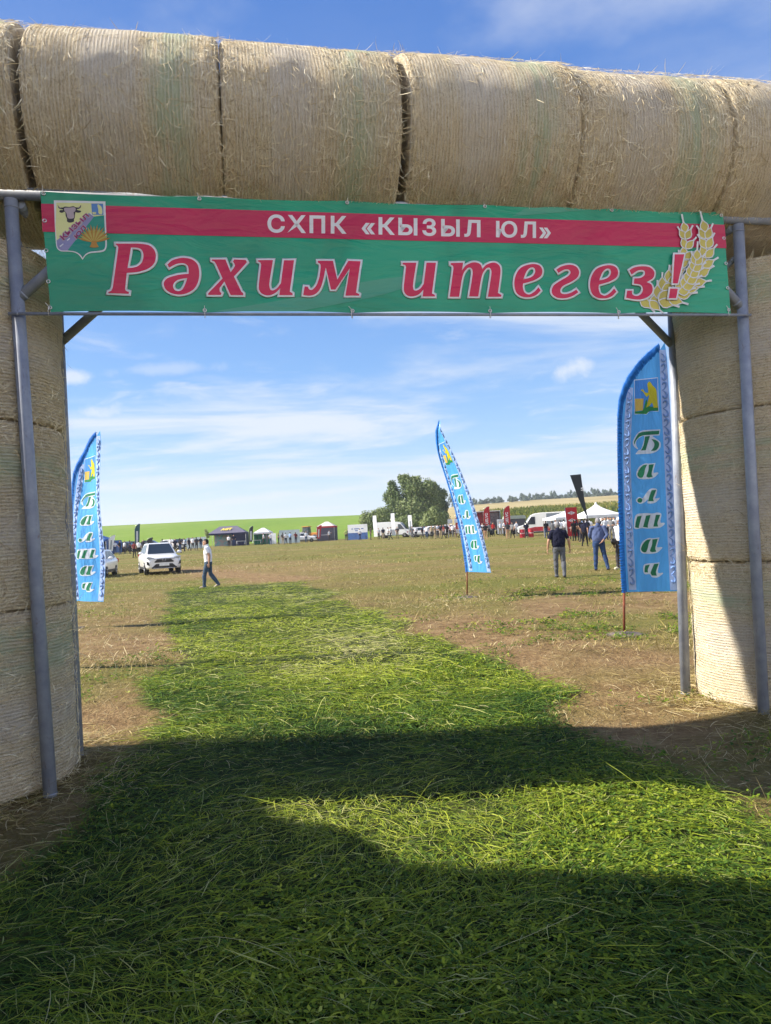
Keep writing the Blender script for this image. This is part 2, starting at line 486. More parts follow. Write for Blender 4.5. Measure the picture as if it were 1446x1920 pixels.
gm = ground.data
vv = [0] * na_
cen = len(gm.vertices)
hill_l = sheet('green_hill', (fr >= 125.5) & (fa < split), M_CROP)
hill_r = sheet('dry_hill', (fr >= 125.5) & (fa >= split), M_STUB)

# ------------------------------------------------------------------ ribbons: straw and grass strands
def ribbons(paths, side, width, taper=0.35):
    """paths (N,K,3), side (N,3) unit, width (N,) -> verts, quads"""
    N, K, _ = paths.shape
    w = np.ones(K); w[-1] = taper; w[0] = 0.7
    off = side[:, None, :] * (width[:, None] * w[None, :])[..., None] * 0.5
    V = np.stack([paths - off, paths + off], 2).reshape(-1, 3)
    b = (np.arange(N)[:, None] * K + np.arange(K - 1)[None, :]) * 2
    Fq = np.stack([b, b + 1, b + 3, b + 2], -1).reshape(-1, 4)
    return V, Fq

# ------------------------------------------------------------------ straw bales
t = NT('bale_straw')
v = t.coord('Object')
oi = t.n('ShaderNodeObjectInfo')
off = t.n('ShaderNodeVectorMath', operation='ADD'); t.l(v, off.inputs[0])
sc_ = t.n('ShaderNodeVectorMath', operation='SCALE'); t.l(oi.outputs['Location'], sc_.inputs[0]); sc_.inputs['Scale'].default_value = 3.7
t.l(sc_.outputs[0], off.inputs[1]); vo = off.outputs[0]
sx = t.n('ShaderNodeSeparateXYZ'); t.l(v, sx.inputs[0])
# fibres run round the bale: stretch the noise across the axis
def stretched(zs, ts):
    ang = t.math('ARCTAN2', sx.outputs[1], sx.outputs[0])
    cb = t.n('ShaderNodeCombineXYZ')
    t.l(t.math('MULTIPLY', ang, ts), cb.inputs[0]); t.l(t.math('MULTIPLY', sx.outputs[2], zs), cb.inputs[1])
    t.l(t.math('MULTIPLY', oi.outputs['Random'], 40.0), cb.inputs[2])
    return cb.outputs[0]
fib = t.noise(stretched(95, 16), 1.0, 5, 0.75, 1.2)
fib2 = t.noise(vo, 95.0, 4, 0.75, 1.8)
big = t.noise(vo, 2.2, 5, 0.6, 0.5)
band = t.noise(stretched(3.2, 0.12), 1.0, 3, 0.6)
wv = t.math('SINE', t.math('MULTIPLY', t.math('ADD', sx.outputs[2], t.math('MULTIPLY', t.noise(stretched(9, 4), 1.0, 3), 0.022)), 268.0))
net = t.math('MULTIPLY', t.mr(wv, 0.35, 0.95), t.mr(t.noise(stretched(25, 5), 1.0, 3), 0.34, 0.52))
groove = t.math('MULTIPLY', t.mr(wv, -0.45, -1.0), t.mr(t.noise(stretched(25, 4), 1.0, 3, .6, .4), 0.36, 0.6))
fib3 = t.noise(vo, 240.0, 2, 0.7, 0.8)
str_ = t.math('ADD', t.math('MULTIPLY', fib, 0.34), t.math('ADD', t.math('MULTIPLY', fib2, 0.38), t.math('MULTIPLY', fib3, 0.28)))
col = t.ramp(t.mr(str_, 0.37, 0.63, 0.22, 0.78),
             [(0.30, (0.26, 0.175, 0.09)), (0.42, (0.64, 0.505, 0.325)), (0.54, (0.84, 0.715, 0.50)), (0.70, (0.95, 0.88, 0.70))])
col = t.mix(t.math('MULTIPLY', t.mr(big, 0.45, 0.7), 0.35), col, (0.74, 0.55, 0.31))
zb_ = t.math('ADD', sx.outputs[2], t.math('MULTIPLY', t.math('SUBTRACT', band, 0.5), 0.5))
bnd = t.math('MULTIPLY', t.mr(zb_, 0.14, 0.26), t.mr(zb_, 0.52, 0.38))
bnd = t.math('MULTIPLY', bnd, t.mr(t.noise(stretched(9, 1.2), 1.0, 4, .6), 0.36, 0.56))
lav = t.math('MULTIPLY', t.mr(zb_, -0.30, -0.20), t.mr(zb_, 0.12, -0.02))
col = t.mix(t.math('MULTIPLY', lav, 0.42), col, (0.74, 0.68, 0.62))
col = t.mix(t.math('MULTIPLY', bnd, 0.75), col, (0.50, 0.58, 0.38))     # greener swath in the roll
col = t.mix(t.math('MULTIPLY', groove, 0.22), col, (0.20, 0.145, 0.09))
col = t.mix(t.math('MULTIPLY', net, 0.36), col, (0.88, 0.86, 0.82))                        # net wrap strings
h = t.math('ADD', t.math('MULTIPLY', fib, 1.0), t.math('ADD', t.math('MULTIPLY', fib2, 0.6), t.math('SUBTRACT', t.math('MULTIPLY', net, 0.3), t.math('MULTIPLY', groove, 0.35))))
M_BALE = t.bsdf(col, 0.9, t.bump(h, 1.0, 0.022), 0.15)
t = NT('straw_stalk')
tn = t.attr('tint')
M_STRAW = t.bsdf(t.ramp(tn, [(0.0, (0.30, 0.21, 0.10)), (0.35, (0.60, 0.47, 0.26)), (0.7, (0.80, 0.68, 0.44)), (1.0, (0.92, 0.86, 0.68))]), 0.6, None, 0.3, trans=0.12)

def bale_mesh(name, seed, L=1.25, R=0.745, nstraw=7000):
    g = np.random.default_rng(seed)
    nz, na = 34, 120
    # profile: flat end, rounded shoulder, slightly barrel sides
    sh = 0.045
    prof = [(0.0, -L / 2 + 0.025), (R * 0.3, -L / 2 + 0.012), (R * 0.6, -L / 2), (R * 0.82, -L / 2 + 0.002)]
    for k in range(6):
        a = math.pi / 2 * k / 5
        prof.append((R - sh + sh * math.sin(a), -L / 2 + sh - sh * math.cos(a)))
    zs = np.linspace(-L / 2 + sh, L / 2 - sh, nz)[1:-1]
    prof += [(R, z) for z in zs]
    prof += [(r, -z) for r, z in prof[9::-1]]
    prof = np.array(prof); n = len(prof)
    th = np.linspace(0, 2 * math.pi, na, endpoint=False)
    Rg = prof[:, 0][:, None] * np.ones(na)[None]; Zg = prof[:, 1][:, None] * np.ones(na)[None]
    lump = 0.017 * fbm(Zg * 3, np.cos(th)[None] * 3 + np.sin(th)[None] * 2, 1.0, seed) + 0.020 * fbm(Zg, np.sin(th)[None] * 2.2 + np.cos(th)[None], 1.2, seed + 3)
    lump = lump + 0.004 * vnoise(Zg, th[None] * 0, 0.045, seed + 5)
    Rg = Rg * (1 + lump * 1.6 * (prof[:, 0] > R * 0.5)[:, None])
    V = np.stack([Rg * np.cos(th), Rg * np.sin(th), Zg], -1).reshape(-1, 3)
    i, j = np.meshgrid(np.arange(n - 1), np.arange(na), indexing='ij')
    Fq = np.stack([i * na + j, i * na + (j + 1) % na, (i + 1) * na + (j + 1) % na, (i + 1) * na + j], -1).reshape(-1, 4)
    # loose stalks caught in the wrap
    m = nstraw
    end = g.random(m) < 0.16
    a = g.random(m) * 2 * math.pi
    z = np.where(g.random(m) < 0.22, np.sign(g.random(m) - .5) * (L / 2 - np.abs(g.normal(0, .08, m))), (g.random(m) - .5) * L)
    z = np.clip(z, -L / 2 + .02, L / 2 - .02)
    rr_ = np.where(end, R * np.sqrt(g.random(m)) * .98, R)
    nrm = np.stack([np.cos(a), np.sin(a), np.zeros(m)], -1)
    tan = np.stack([-np.sin(a), np.cos(a), np.zeros(m)], -1)
    ax = np.tile([0, 0, 1.0], (m, 1))
    p0 = nrm * (rr_ + .002)[:, None] + ax * z[:, None]
    sgn = np.where(g.random(m) < .5, -1., 1.)
    p0[end] = nrm[end] * rr_[end][:, None] + ax[end] * (sgn[end] * (L / 2 + .002))[:, None]
    n_ = np.where(end[:, None], ax * sgn[:, None], nrm)
    t2 = np.where(end[:, None], nrm, ax)
    tilt = g.normal(0, 1.0, m)
    d = tan * np.cos(tilt)[:, None] + t2 * np.sin(tilt)[:, None]
    lift = np.abs(g.normal(0, .07, m)); far = g.random(m) < .025; lift[far] = g.uniform(.3, 1.0, far.sum())
    Ls = g.uniform(.025, .10, m); Ls[far] *= 1.2
    K = 4
    s = np.linspace(0, 1, K)
    curl = g.normal(0, .35, m)
    sd0 = np.cross(d, n_)
    pth = p0[:, None] + d[:, None] * (s[None] * Ls[:, None])[..., None] + n_[:, None] * ((s[None] ** 1.3) * (Ls * lift)[:, None] + .004)[..., None] \
        + sd0[:, None] * ((s[None] ** 2) * (Ls * curl)[:, None])[..., None]
    # follow the roundness so that flat lying stalks do not dive inside
    rad = np.hypot(pth[..., 0], pth[..., 1]); need = np.where(end[:, None], rad, np.maximum(rad, R + .003))
    pth[..., :2] *= (need / np.maximum(rad, 1e-6))[..., None]
    sd = sd0 + n_ * g.normal(0, .5, m)[:, None]; sd /= np.linalg.norm(sd, axis=1)[:, None]
    RV, RF = ribbons(pth, sd, g.uniform(.0018, .0040, m))
    tint = np.concatenate([np.zeros(len(V)), np.repeat(np.clip(g.normal(.60, .28, m), 0, 1), K * 2)])
    mi = np.concatenate([np.zeros(len(Fq), int), np.ones(len(RF), int)])
    me = fast_mesh(name, np.concatenate([V, RV]), np.concatenate([Fq, RF + len(V)]), [M_BALE, M_STRAW], tint, mi, smooth=True)
    return me

BALES = [bale_mesh('straw_bale', s_) for s_ in (1, 2, 3)]

# gate frame axes, measured on the ground: u along the gate, v away from the camera
GA = R_(11.27)
GO = Vector((-2.294, 4.908, 0)); UX = Vector((math.cos(GA), math.sin(GA), 0)); VX = Vector((-math.sin(GA), math.cos(GA), 0))
def gp(u_, v_, z_): return GO + UX * u_ + VX * v_ + Vector((0, 0, z_))

def bale(label, loc, horizontal, spin, variant, length=1.25, tilt=(0, 0), group=None, diam=1.0, oval=(1, 1)):
    o = link('straw_bale', BALES[variant])
    tag(o, label, 'straw bale', group)
    if horizontal:
        q = Matrix((( UX.x, 0, 0), (UX.y, 0, 0), (0, 0, 0)))
        X = UX.copy(); X = (X + Vector((0, 0, tilt[0])) + VX * tilt[1]).normalized()
        Zc = X; A = Vector((0, 0, 1)) - Zc * Zc.z; A.normalize(); B = Zc.cross(A)
    else:
        Zc = (Vector((0, 0, 1)) + UX * tilt[0] + VX * tilt[1]).normalized(); A = UX - Zc * UX.dot(Zc); A.normalize(); B = Zc.cross(A)
    A2 = A * math.cos(spin) + B * math.sin(spin); B2 = Zc.cross(A2)
    M = Matrix(((A2.x * diam, B2.x * diam, Zc.x * length / 1.25, loc[0]), (A2.y * diam, B2.y * diam, Zc.y * length / 1.25, loc[1]), (A2.z * diam, B2.z * diam, Zc.z * length / 1.25, loc[2]), (0, 0, 0, 1)))
    if horizontal:                    # round bales sag: lower and wider than their wrapped diameter
        S = Matrix.Identity(3); S[2][2] = oval[1]
        W = Matrix(((1 + (oval[0] - 1) * VX.x ** 2, (oval[0] - 1) * VX.x * VX.y, 0), ((oval[0] - 1) * VX.x * VX.y, 1 + (oval[0] - 1) * VX.y ** 2, 0), (0, 0, 1)))
        T3 = (W @ S).to_4x4(); loc_ = M.translation.copy(); M = T3 @ M; M.translation = loc_
        Rt = Matrix((( A2.x, B2.x, Zc.x), (A2.y, B2.y, Zc.y), (A2.z, B2.z, Zc.z))).to_4x4()
        L4 = M.copy(); L4.translation = (0, 0, 0)
        me = o.data.copy(); me.transform(Rt.inverted() @ L4); o.data = me
        o.matrix_world = Matrix.Translation(loc_) @ Rt
        return o
    o.matrix_world = M
    return o

GB = 'straw bales lying in a row along the top of the arch'
BZ = 4.575
seam = [-1.22, 0.03, 1.302, 2.566, 3.885, 5.125, 6.36, 7.6]
lab = ['round straw bale on the arch cut off by the left edge of the photo',
       'round straw bale on the arch above the cow shield end of the banner',
       'round straw bale on the arch just left of the wide black gap in the row',
       'round straw bale on the arch just right of the wide black gap in the row',
       'round straw bale on the arch above the wheat ears of the banner',
       'round straw bale on the arch cut off by the right edge of the photo', None]
gapL = [0.02, 0.045, 0.002, 0.06, 0.003, 0.003, 0.02]
for i in range(6):
    a_, b_ = seam[i], seam[i + 1]
    g0 = gapL[i] / 2 + (0.012 if i == 1 else 0); g1 = gapL[i + 1] / 2
    rnd = random.Random(i + 5)
    bale(lab[i], gp((a_ + g0 + b_ - g1) / 2, 0.44 + rnd.uniform(-.02, .02), BZ + rnd.uniform(-.012, .012)), True, rnd.uniform(0, 6.28), i % 3, b_ - a_ - g0 - g1, (rnd.uniform(-.006, .006), rnd.uniform(-.01, .01)), GB, 1 + rnd.uniform(-.012, .010), (1.11, .935))
GPB = 'straw bales stacked upright as the arch pillars'
zl = [0.0, 1.215, 2.48, 3.70]
for side, cu, cv in (('left', -0.675, 0.50), ('right', 5.975, 0.52)):
    for k, (w_, c_) in enumerate((('bottom', 0), ('middle', 1), ('top', 2))):
        rnd = random.Random(k + 30 * (side == 'left'))
        bale('round straw bale standing upright, %s of the three in the %s pillar' % (w_, side), gp(cu + rnd.uniform(-.012, .012), cv + rnd.uniform(-.015, .015), (zl[k] + zl[k + 1]) / 2), False, rnd.uniform(0, 6.28), (k + (side == 'left')) % 3, zl[k + 1] - zl[k] - .01, (rnd.uniform(-.005, .005), 0), GPB, 0.995 + rnd.uniform(-.004, .006))

# ------------------------------------------------------------------ the pipe frame
t = NT('grey_painted_pipe'); v = t.coord()
n_ = t.noise(v, 9, 5, 0.6); n2_ = t.noise(t.coord('Object', (1, 1, .15)), 30, 4)
pc_ = t.mix(t.mr(n_, .35, .7), (0.20, 0.225, 0.30), (0.30, 0.33, 0.40))
pc_ = t.mix(t.math('MULTIPLY', t.mr(t.noise(t.coord('Object', (1, 1, .35)), 26, 6, .7, .6), .60, .70), .75), pc_, (.13, .075, .05))
M_PIPE = t.bsdf(pc_, t.mr(n2_, .3, .7, .35, .6), t.bump(n2_, .12, .005), 0.5)
gate = thing('arch_frame', 'grey painted steel pipe frame of the arch with four posts holding up the straw bales', 'frame', gp(0, 0, 0))
def pipe(name, a_, b_, r=0.043, ends=None):
    mb = MB(); A_ = gp(*a_) - GO; B_ = gp(*b_) - GO
    mb.tube([A_, B_], r, 20)
    d = (B_ - A_).normalized()
    for q, s_ in ((A_, 1), (B_, -1)):          # weld collars
        mb.tube([q + d * s_ * .05, q + d * s_ * .062], r * 1.05, 20)
    return mb.build(name, M_PIPE, gate)
FV, RV_ = 0.0, 0.87
pipe('post', (0.0, FV, -.05), (-.105, FV, 3.96)); pipe('post', (5.325, FV, -.05), (5.388, FV, 3.96))
pipe('post', (-0.005, RV_, -.05), (-.03, RV_, 3.96)); pipe('post', (5.205, RV_, -.05), (5.33, RV_, 3.96))
pipe('beam', (-1.3, FV, 4.0), (7.7, FV, 4.012), .041); pipe('beam', (-1.3, RV_, 4.0), (7.7, RV_, 4.012), .041)
for u_ in (-.06, 5.36): pipe('cross_beam', (u_, FV + .03, 3.95), (u_, RV_ - .03, 3.95), .035)
pipe('brace', (-.09, FV, 3.28), (.62, FV + .0, 3.96), .036); pipe('brace', (5.37, FV, 3.28), (4.70, FV, 3.96), .036)
pipe('brace', (-.02, RV_, 3.22), (.78, RV_, 3.96), .034); pipe('brace', (5.29, RV_, 3.2), (4.53, RV_, 3.96), .034)
pipe('brace', (-.09, FV + .02, 3.72), (-.05, RV_ * .42, 3.5), .02); pipe('brace', (5.38, FV + .02, 3.72), (5.30, RV_ * .5, 3.5), .02)
pipe('rod', (-.13, -.062, 3.170), (5.40, -.062, 3.200), .011)
# pillars off the photo's left edge whose shadows fall on the near grass
# ------------------------------------------------------------------ tall bale stacks left of the camera, outside the photo (their shade lies on the near grass)
GS = 'straw bales of the side stacks left of the photo'
def stack_row(c, dirx, n, z):
    for k in range(n):
        o = link('straw_bale', BALES[k % 3]); tag(o, 'round straw bale in the side stacks standing left of the photo', 'straw bale', GS)
        d = Vector(dirx).normalized(); p = Vector(c) + d * 1.26 * k
        A = Vector((0, 0, 1)); B = d.cross(A)
        o.matrix_world = Matrix(((A.x, B.x, d.x, p.x), (A.y, B.y, d.y, p.y), (A.z, B.z, d.z, z), (0, 0, 0, 1)))
def stack_up(x, y, n):
    for k in range(n):
        o = link('straw_bale', BALES[(k + 1) % 3], None, (x, y, .62 + 1.23 * k), (0, 0, k * 1.3 + x)); tag(o, 'round straw bale in the side stacks standing left of the photo', 'straw bale', GS)
stack_up(-5.30, 3.50, 3); stack_up(-5.95, 4.10, 3)
stack_up(-4.55, 1.95, 3); stack_up(-6.6, 2.4, 3); stack_up(-4.4, .4, 3); stack_up(-3.0, -.9, 3)  # the rearmost stacks are added, unseen, to block sky light over the near grass
stack_row((-6.95, 3.27, 0), (1, -.28, 0), 4, 4.46)

# ------------------------------------------------------------------ flat shapes traced as outlines
def outline(pts, step=6):
    """(x, y) smooth points and (x, y, 1) corners of a closed outline -> polyline"""
    n = len(pts); out = []
    P = [Vector((p[0], p[1])) for p in pts]; Cn = [len(p) > 2 for p in pts]
    for i in range(n):
        a, b = P[i], P[(i + 1) % n]
        if Cn[i] and Cn[(i + 1) % n]:
            out.append(a); continue
        ta = (b - P[i - 1]) * .5 if not Cn[i] else (b - a)
        tb = (P[(i + 2) % n] - a) * .5 if not Cn[(i + 1) % n] else (b - a)
        L = (b - a).length
        if ta.length > L: ta = ta.normalized() * L
        if tb.length > L: tb = tb.normalized() * L
        for k in range(step):
            s = k / step
            h1 = 2 * s ** 3 - 3 * s ** 2 + 1; h2 = -2 * s ** 3 + 3 * s ** 2; h3 = s ** 3 - 2 * s ** 2 + s; h4 = s ** 3 - s ** 2
            out.append(a * h1 + b * h2 + ta * h3 + tb * h4)
    return [(p.x, p.y) for p in out]

def tri2d(contours):
    """filled triangles of an outline with holes"""
    tri = tessellate_polygon([[Vector((p[0], p[1], 0)) for p in c] for c in contours])
    return [p for c in contours for p in c], [tuple(t) for t in tri]

def split_tris(pts, tris, L):
    """subdivide long triangle edges so that the shape can follow a curved cloth"""
    bm = bmesh.new()
    vs = [bm.verts.new((p[0], p[1], 0)) for p in pts]
    for t in tris:
        try: bm.faces.new([vs[i] for i in t])
        except ValueError: pass
    for _ in range(6):
        e = [e for e in bm.edges if e.calc_length() > L]
        if not e: break
        bmesh.ops.subdivide_edges(bm, edges=e, cuts=1)
        bmesh.ops.triangulate(bm, faces=[f for f in bm.faces if len(f.verts) > 3])
    bm.verts.index_update()
    r = [(v.co.x, v.co.y) for v in bm.verts], [tuple(v.index for v in f.verts) for f in bm.faces]
    bm.free()
    return r

def text2d(body, offset=0.0, space=1.0):
    """outline of a line of text in Blender's own font -> points in a unit box, triangles, width / height"""
    cu = bpy.data.curves.new('text', 'FONT'); cu.body = body; cu.size = 1; cu.offset = offset; cu.space_character = space; cu.resolution_u = 3
    o = bpy.data.objects.new('text', cu); COL.objects.link(o)
    dg = bpy.context.evaluated_depsgraph_get(); dg.update()
    me = bpy.data.meshes.new_from_object(o.evaluated_get(dg))
    bm = bmesh.new(); bm.from_mesh(me); bmesh.ops.triangulate(bm, faces=bm.faces); bm.verts.index_update()
    P = [(v.co.x, v.co.y) for v in bm.verts]; T = [tuple(v.index for v in f.verts) for f in bm.faces]
    bm.free(); bpy.data.meshes.remove(me); bpy.data.objects.remove(o); bpy.data.curves.remove(cu)
    xs = [p[0] for p in P]; ys = [p[1] for p in P]
    w, h = max(xs) - min(xs), max(ys) - min(ys)
    return [((p[0] - min(xs)) / w, (p[1] - min(ys)) / h) for p in P], T, w / h

def quadmap(bl, br, tr, tl):
    def f(s, t_):
        return tuple((bl[i] * (1 - s) + br[i] * s) * (1 - t_) + (tl[i] * (1 - s) + tr[i] * s) * t_ for i in (0, 1))
    return f

# ------------------------------------------------------------------ the banner
BV = -0.062
def b_uv(px, py):
    d = ray(px, py); o = Vector((0, 0, EYE)); p0 = gp(0, BV, 0)
    s = (p0 - o).dot(VX) / d.dot(VX); p = o + d * s - p0
    return (p.dot(UX), p.z)

def vinyl(name, c, var=.06, tr=.18):
    t = NT(name); v = t.coord('Object')
    b = t.noise(v, 1.6, 3, .5, .8); w = t.noise(t.coord('Object', (.6, 1, 2.2)), 3.0, 4, .55, 1.4)
    cc = t.mix(t.mr(b, .35, .65), tuple(x * (1 - var) for x in c), tuple(min(1, x * (1 + var)) for x in c))
    return t.bsdf(cc, .38, t.bump(t.math('ADD', b, t.math('MULTIPLY', w, .5)), .5, .06), .45, trans=tr)
M_BGREEN = vinyl('vinyl_green', (.018, .35, .20), .14)
M_BPALE = vinyl('vinyl_pale_green', (.075, .37, .25), .05)
M_BRED = vinyl('vinyl_crimson', (.58, .014, .085))
M_BLET = vinyl('vinyl_letter_red', (.68, .012, .085))
M_BWHITE = vinyl('vinyl_white', (.80, .80, .83))
M_BGOLD = vinyl('vinyl_gold', (.60, .50, .10), .2)
M_BYEL = vinyl('vinyl_pale_yellow', (.80, .80, .36))
M_BLILAC = vinyl('vinyl_lilac', (.30, .29, .52))
M_BTEAL = vinyl('vinyl_teal', (.008, .30, .22))
M_BBLUE = vinyl('vinyl_blue', (.10, .25, .60))
M_BBLACK = vinyl('vinyl_black', (.02, .018, .025))
M_BFACE = vinyl('vinyl_muzzle', (.50, .40, .44))
M_BORANGE = vinyl('vinyl_orange', (.55, .26, .03), .2)
M_BPURP = vinyl('vinyl_purple', (.33, .012, .13))
M_METAL = plain('bright_metal', (.6, .6, .62), .3, .5, .05, metal=.9)
M_CORD = plain('white_cord', (.72, .70, .66), .8)

banner = thing('banner', 'long green and crimson vinyl banner with white edged lettering tied to the pipe arch', 'banner', gp(0, BV, 0), GA)
def flat(mb, pts2, tris, off, m=0, thick=0.0):
    """flat shape lying off metres in front of the banner sheet"""
    n = len(pts2)
    mb.add([(p[0], -off, p[1]) for p in pts2], tris, m)
    if thick: mb.add([(p[0], -off + thick, p[1]) for p in pts2], [t[::-1] for t in tris], m)
def bead(mb, poly, r, off, m=0, thick=.0016):
    """flattened cord of half-width r round a closed outline"""
    n = len(poly); k = 6; vs = []; fs = []
    P = [Vector(p) for p in poly]
    for i in range(n):
        d1 = (P[i] - P[i - 1]); d2 = (P[(i + 1) % n] - P[i])
        d1 = d1.normalized() if d1.length > 1e-9 else d2.normalized(); d2 = d2.normalized() if d2.length > 1e-9 else d1
        nn = Vector((-d1.y - d2.y, d1.x + d2.x))
        nn = nn.normalized() if nn.length > 1e-4 else Vector((-d1.y, d1.x))
        c = max(nn.dot(Vector((-d2.y, d2.x))), .62)
        for j in range(k):
            a = 2 * math.pi * j / k
            q = P[i] + nn * (r / c) * math.cos(a)
            vs.append((q.x, -off - thick * math.sin(a), q.y))
    for i in range(n):
        for j in range(k):
            fs.append((i * k + j, i * k + (j + 1) % k, ((i + 1) % n) * k + (j + 1) % k, ((i + 1) % n) * k + j))
    mb.add(vs, fs, m, True)

EYE_T = [(82, 363), (374, 373), (651, 380), (909, 387), (1147, 394), (1352, 404)]
EYE_B = [(94, 577), (384, 582), (661, 583), (919, 583), (1160, 585), (1366, 581)]
EYE_L = [(84, 414), (87, 470), (91, 528)]; EYE_R = [(1357, 447), (1361, 494), (1364, 540)]
TL_, TR_, BR_, BL_ = b_uv(75.5, 358.5), b_uv(1356, 397), b_uv(1370.5, 588), b_uv(95, 585)
# sheet: a grid so that its upper and lower edges sag a little between the eyelets
bq = quadmap(BL_, BR_, TR_, TL_)
NX, NZ = 120, 16
vs = []; ex = [b_uv(*e)[0] for e in EYE_T]; exb = [b_uv(*e)[0] for e in EYE_B]
for j in range(NZ + 1):
    for i in range(NX + 1):
        u_, z_ = bq(i / NX, j / NZ)
        def sag(xs):
            k = max(0, min(len(xs) - 2, int(np.searchsorted(xs, u_)) - 1)); s = (u_ - xs[k]) / (xs[k + 1] - xs[k])
            return 4 * s * (1 - s) if 0 < s < 1 else 0
        z_ += -.012 * sag(ex) * (j / NZ) ** 6 + .011 * sag(exb) * (1 - j / NZ) ** 6
        vs.append((u_, .002, z_))
fs = [(j * (NX + 1) + i, j * (NX + 1) + i + 1, (j + 1) * (NX + 1) + i + 1, (j + 1) * (NX + 1) + i) for j in range(NZ) for i in range(NX)]
mb = MB(); mb.add(vs, fs, 0, True)
mb.add([(x, .0045, z) for x, y, z in vs], [f[::-1] for f in fs], 0, True)
mb.build('sheet', M_BGREEN, banner)
mb = MB()
for pts in ([(400, 584, 1), (560, 557), (690, 527), (830, 512, 1), (720, 552), (560, 584, 1)], [(985, 391, 1), (1040, 388), (1112, 393, 1), (1050, 398), (960, 406, 1)]):
    flat(mb, *tri2d([[b_uv(*p) for p in outline(pts)]]), .0006)
mb.build('printed_swoosh', M_BPALE, banner)
mb = MB(); flat(mb, *tri2d([[b_uv(*p) for p in ((77.2, 382), (1358.6, 421.5), (1362.2, 465.5), (79.7, 434.5))]]), .0012)
mb.build('stripe', M_BRED, banner)

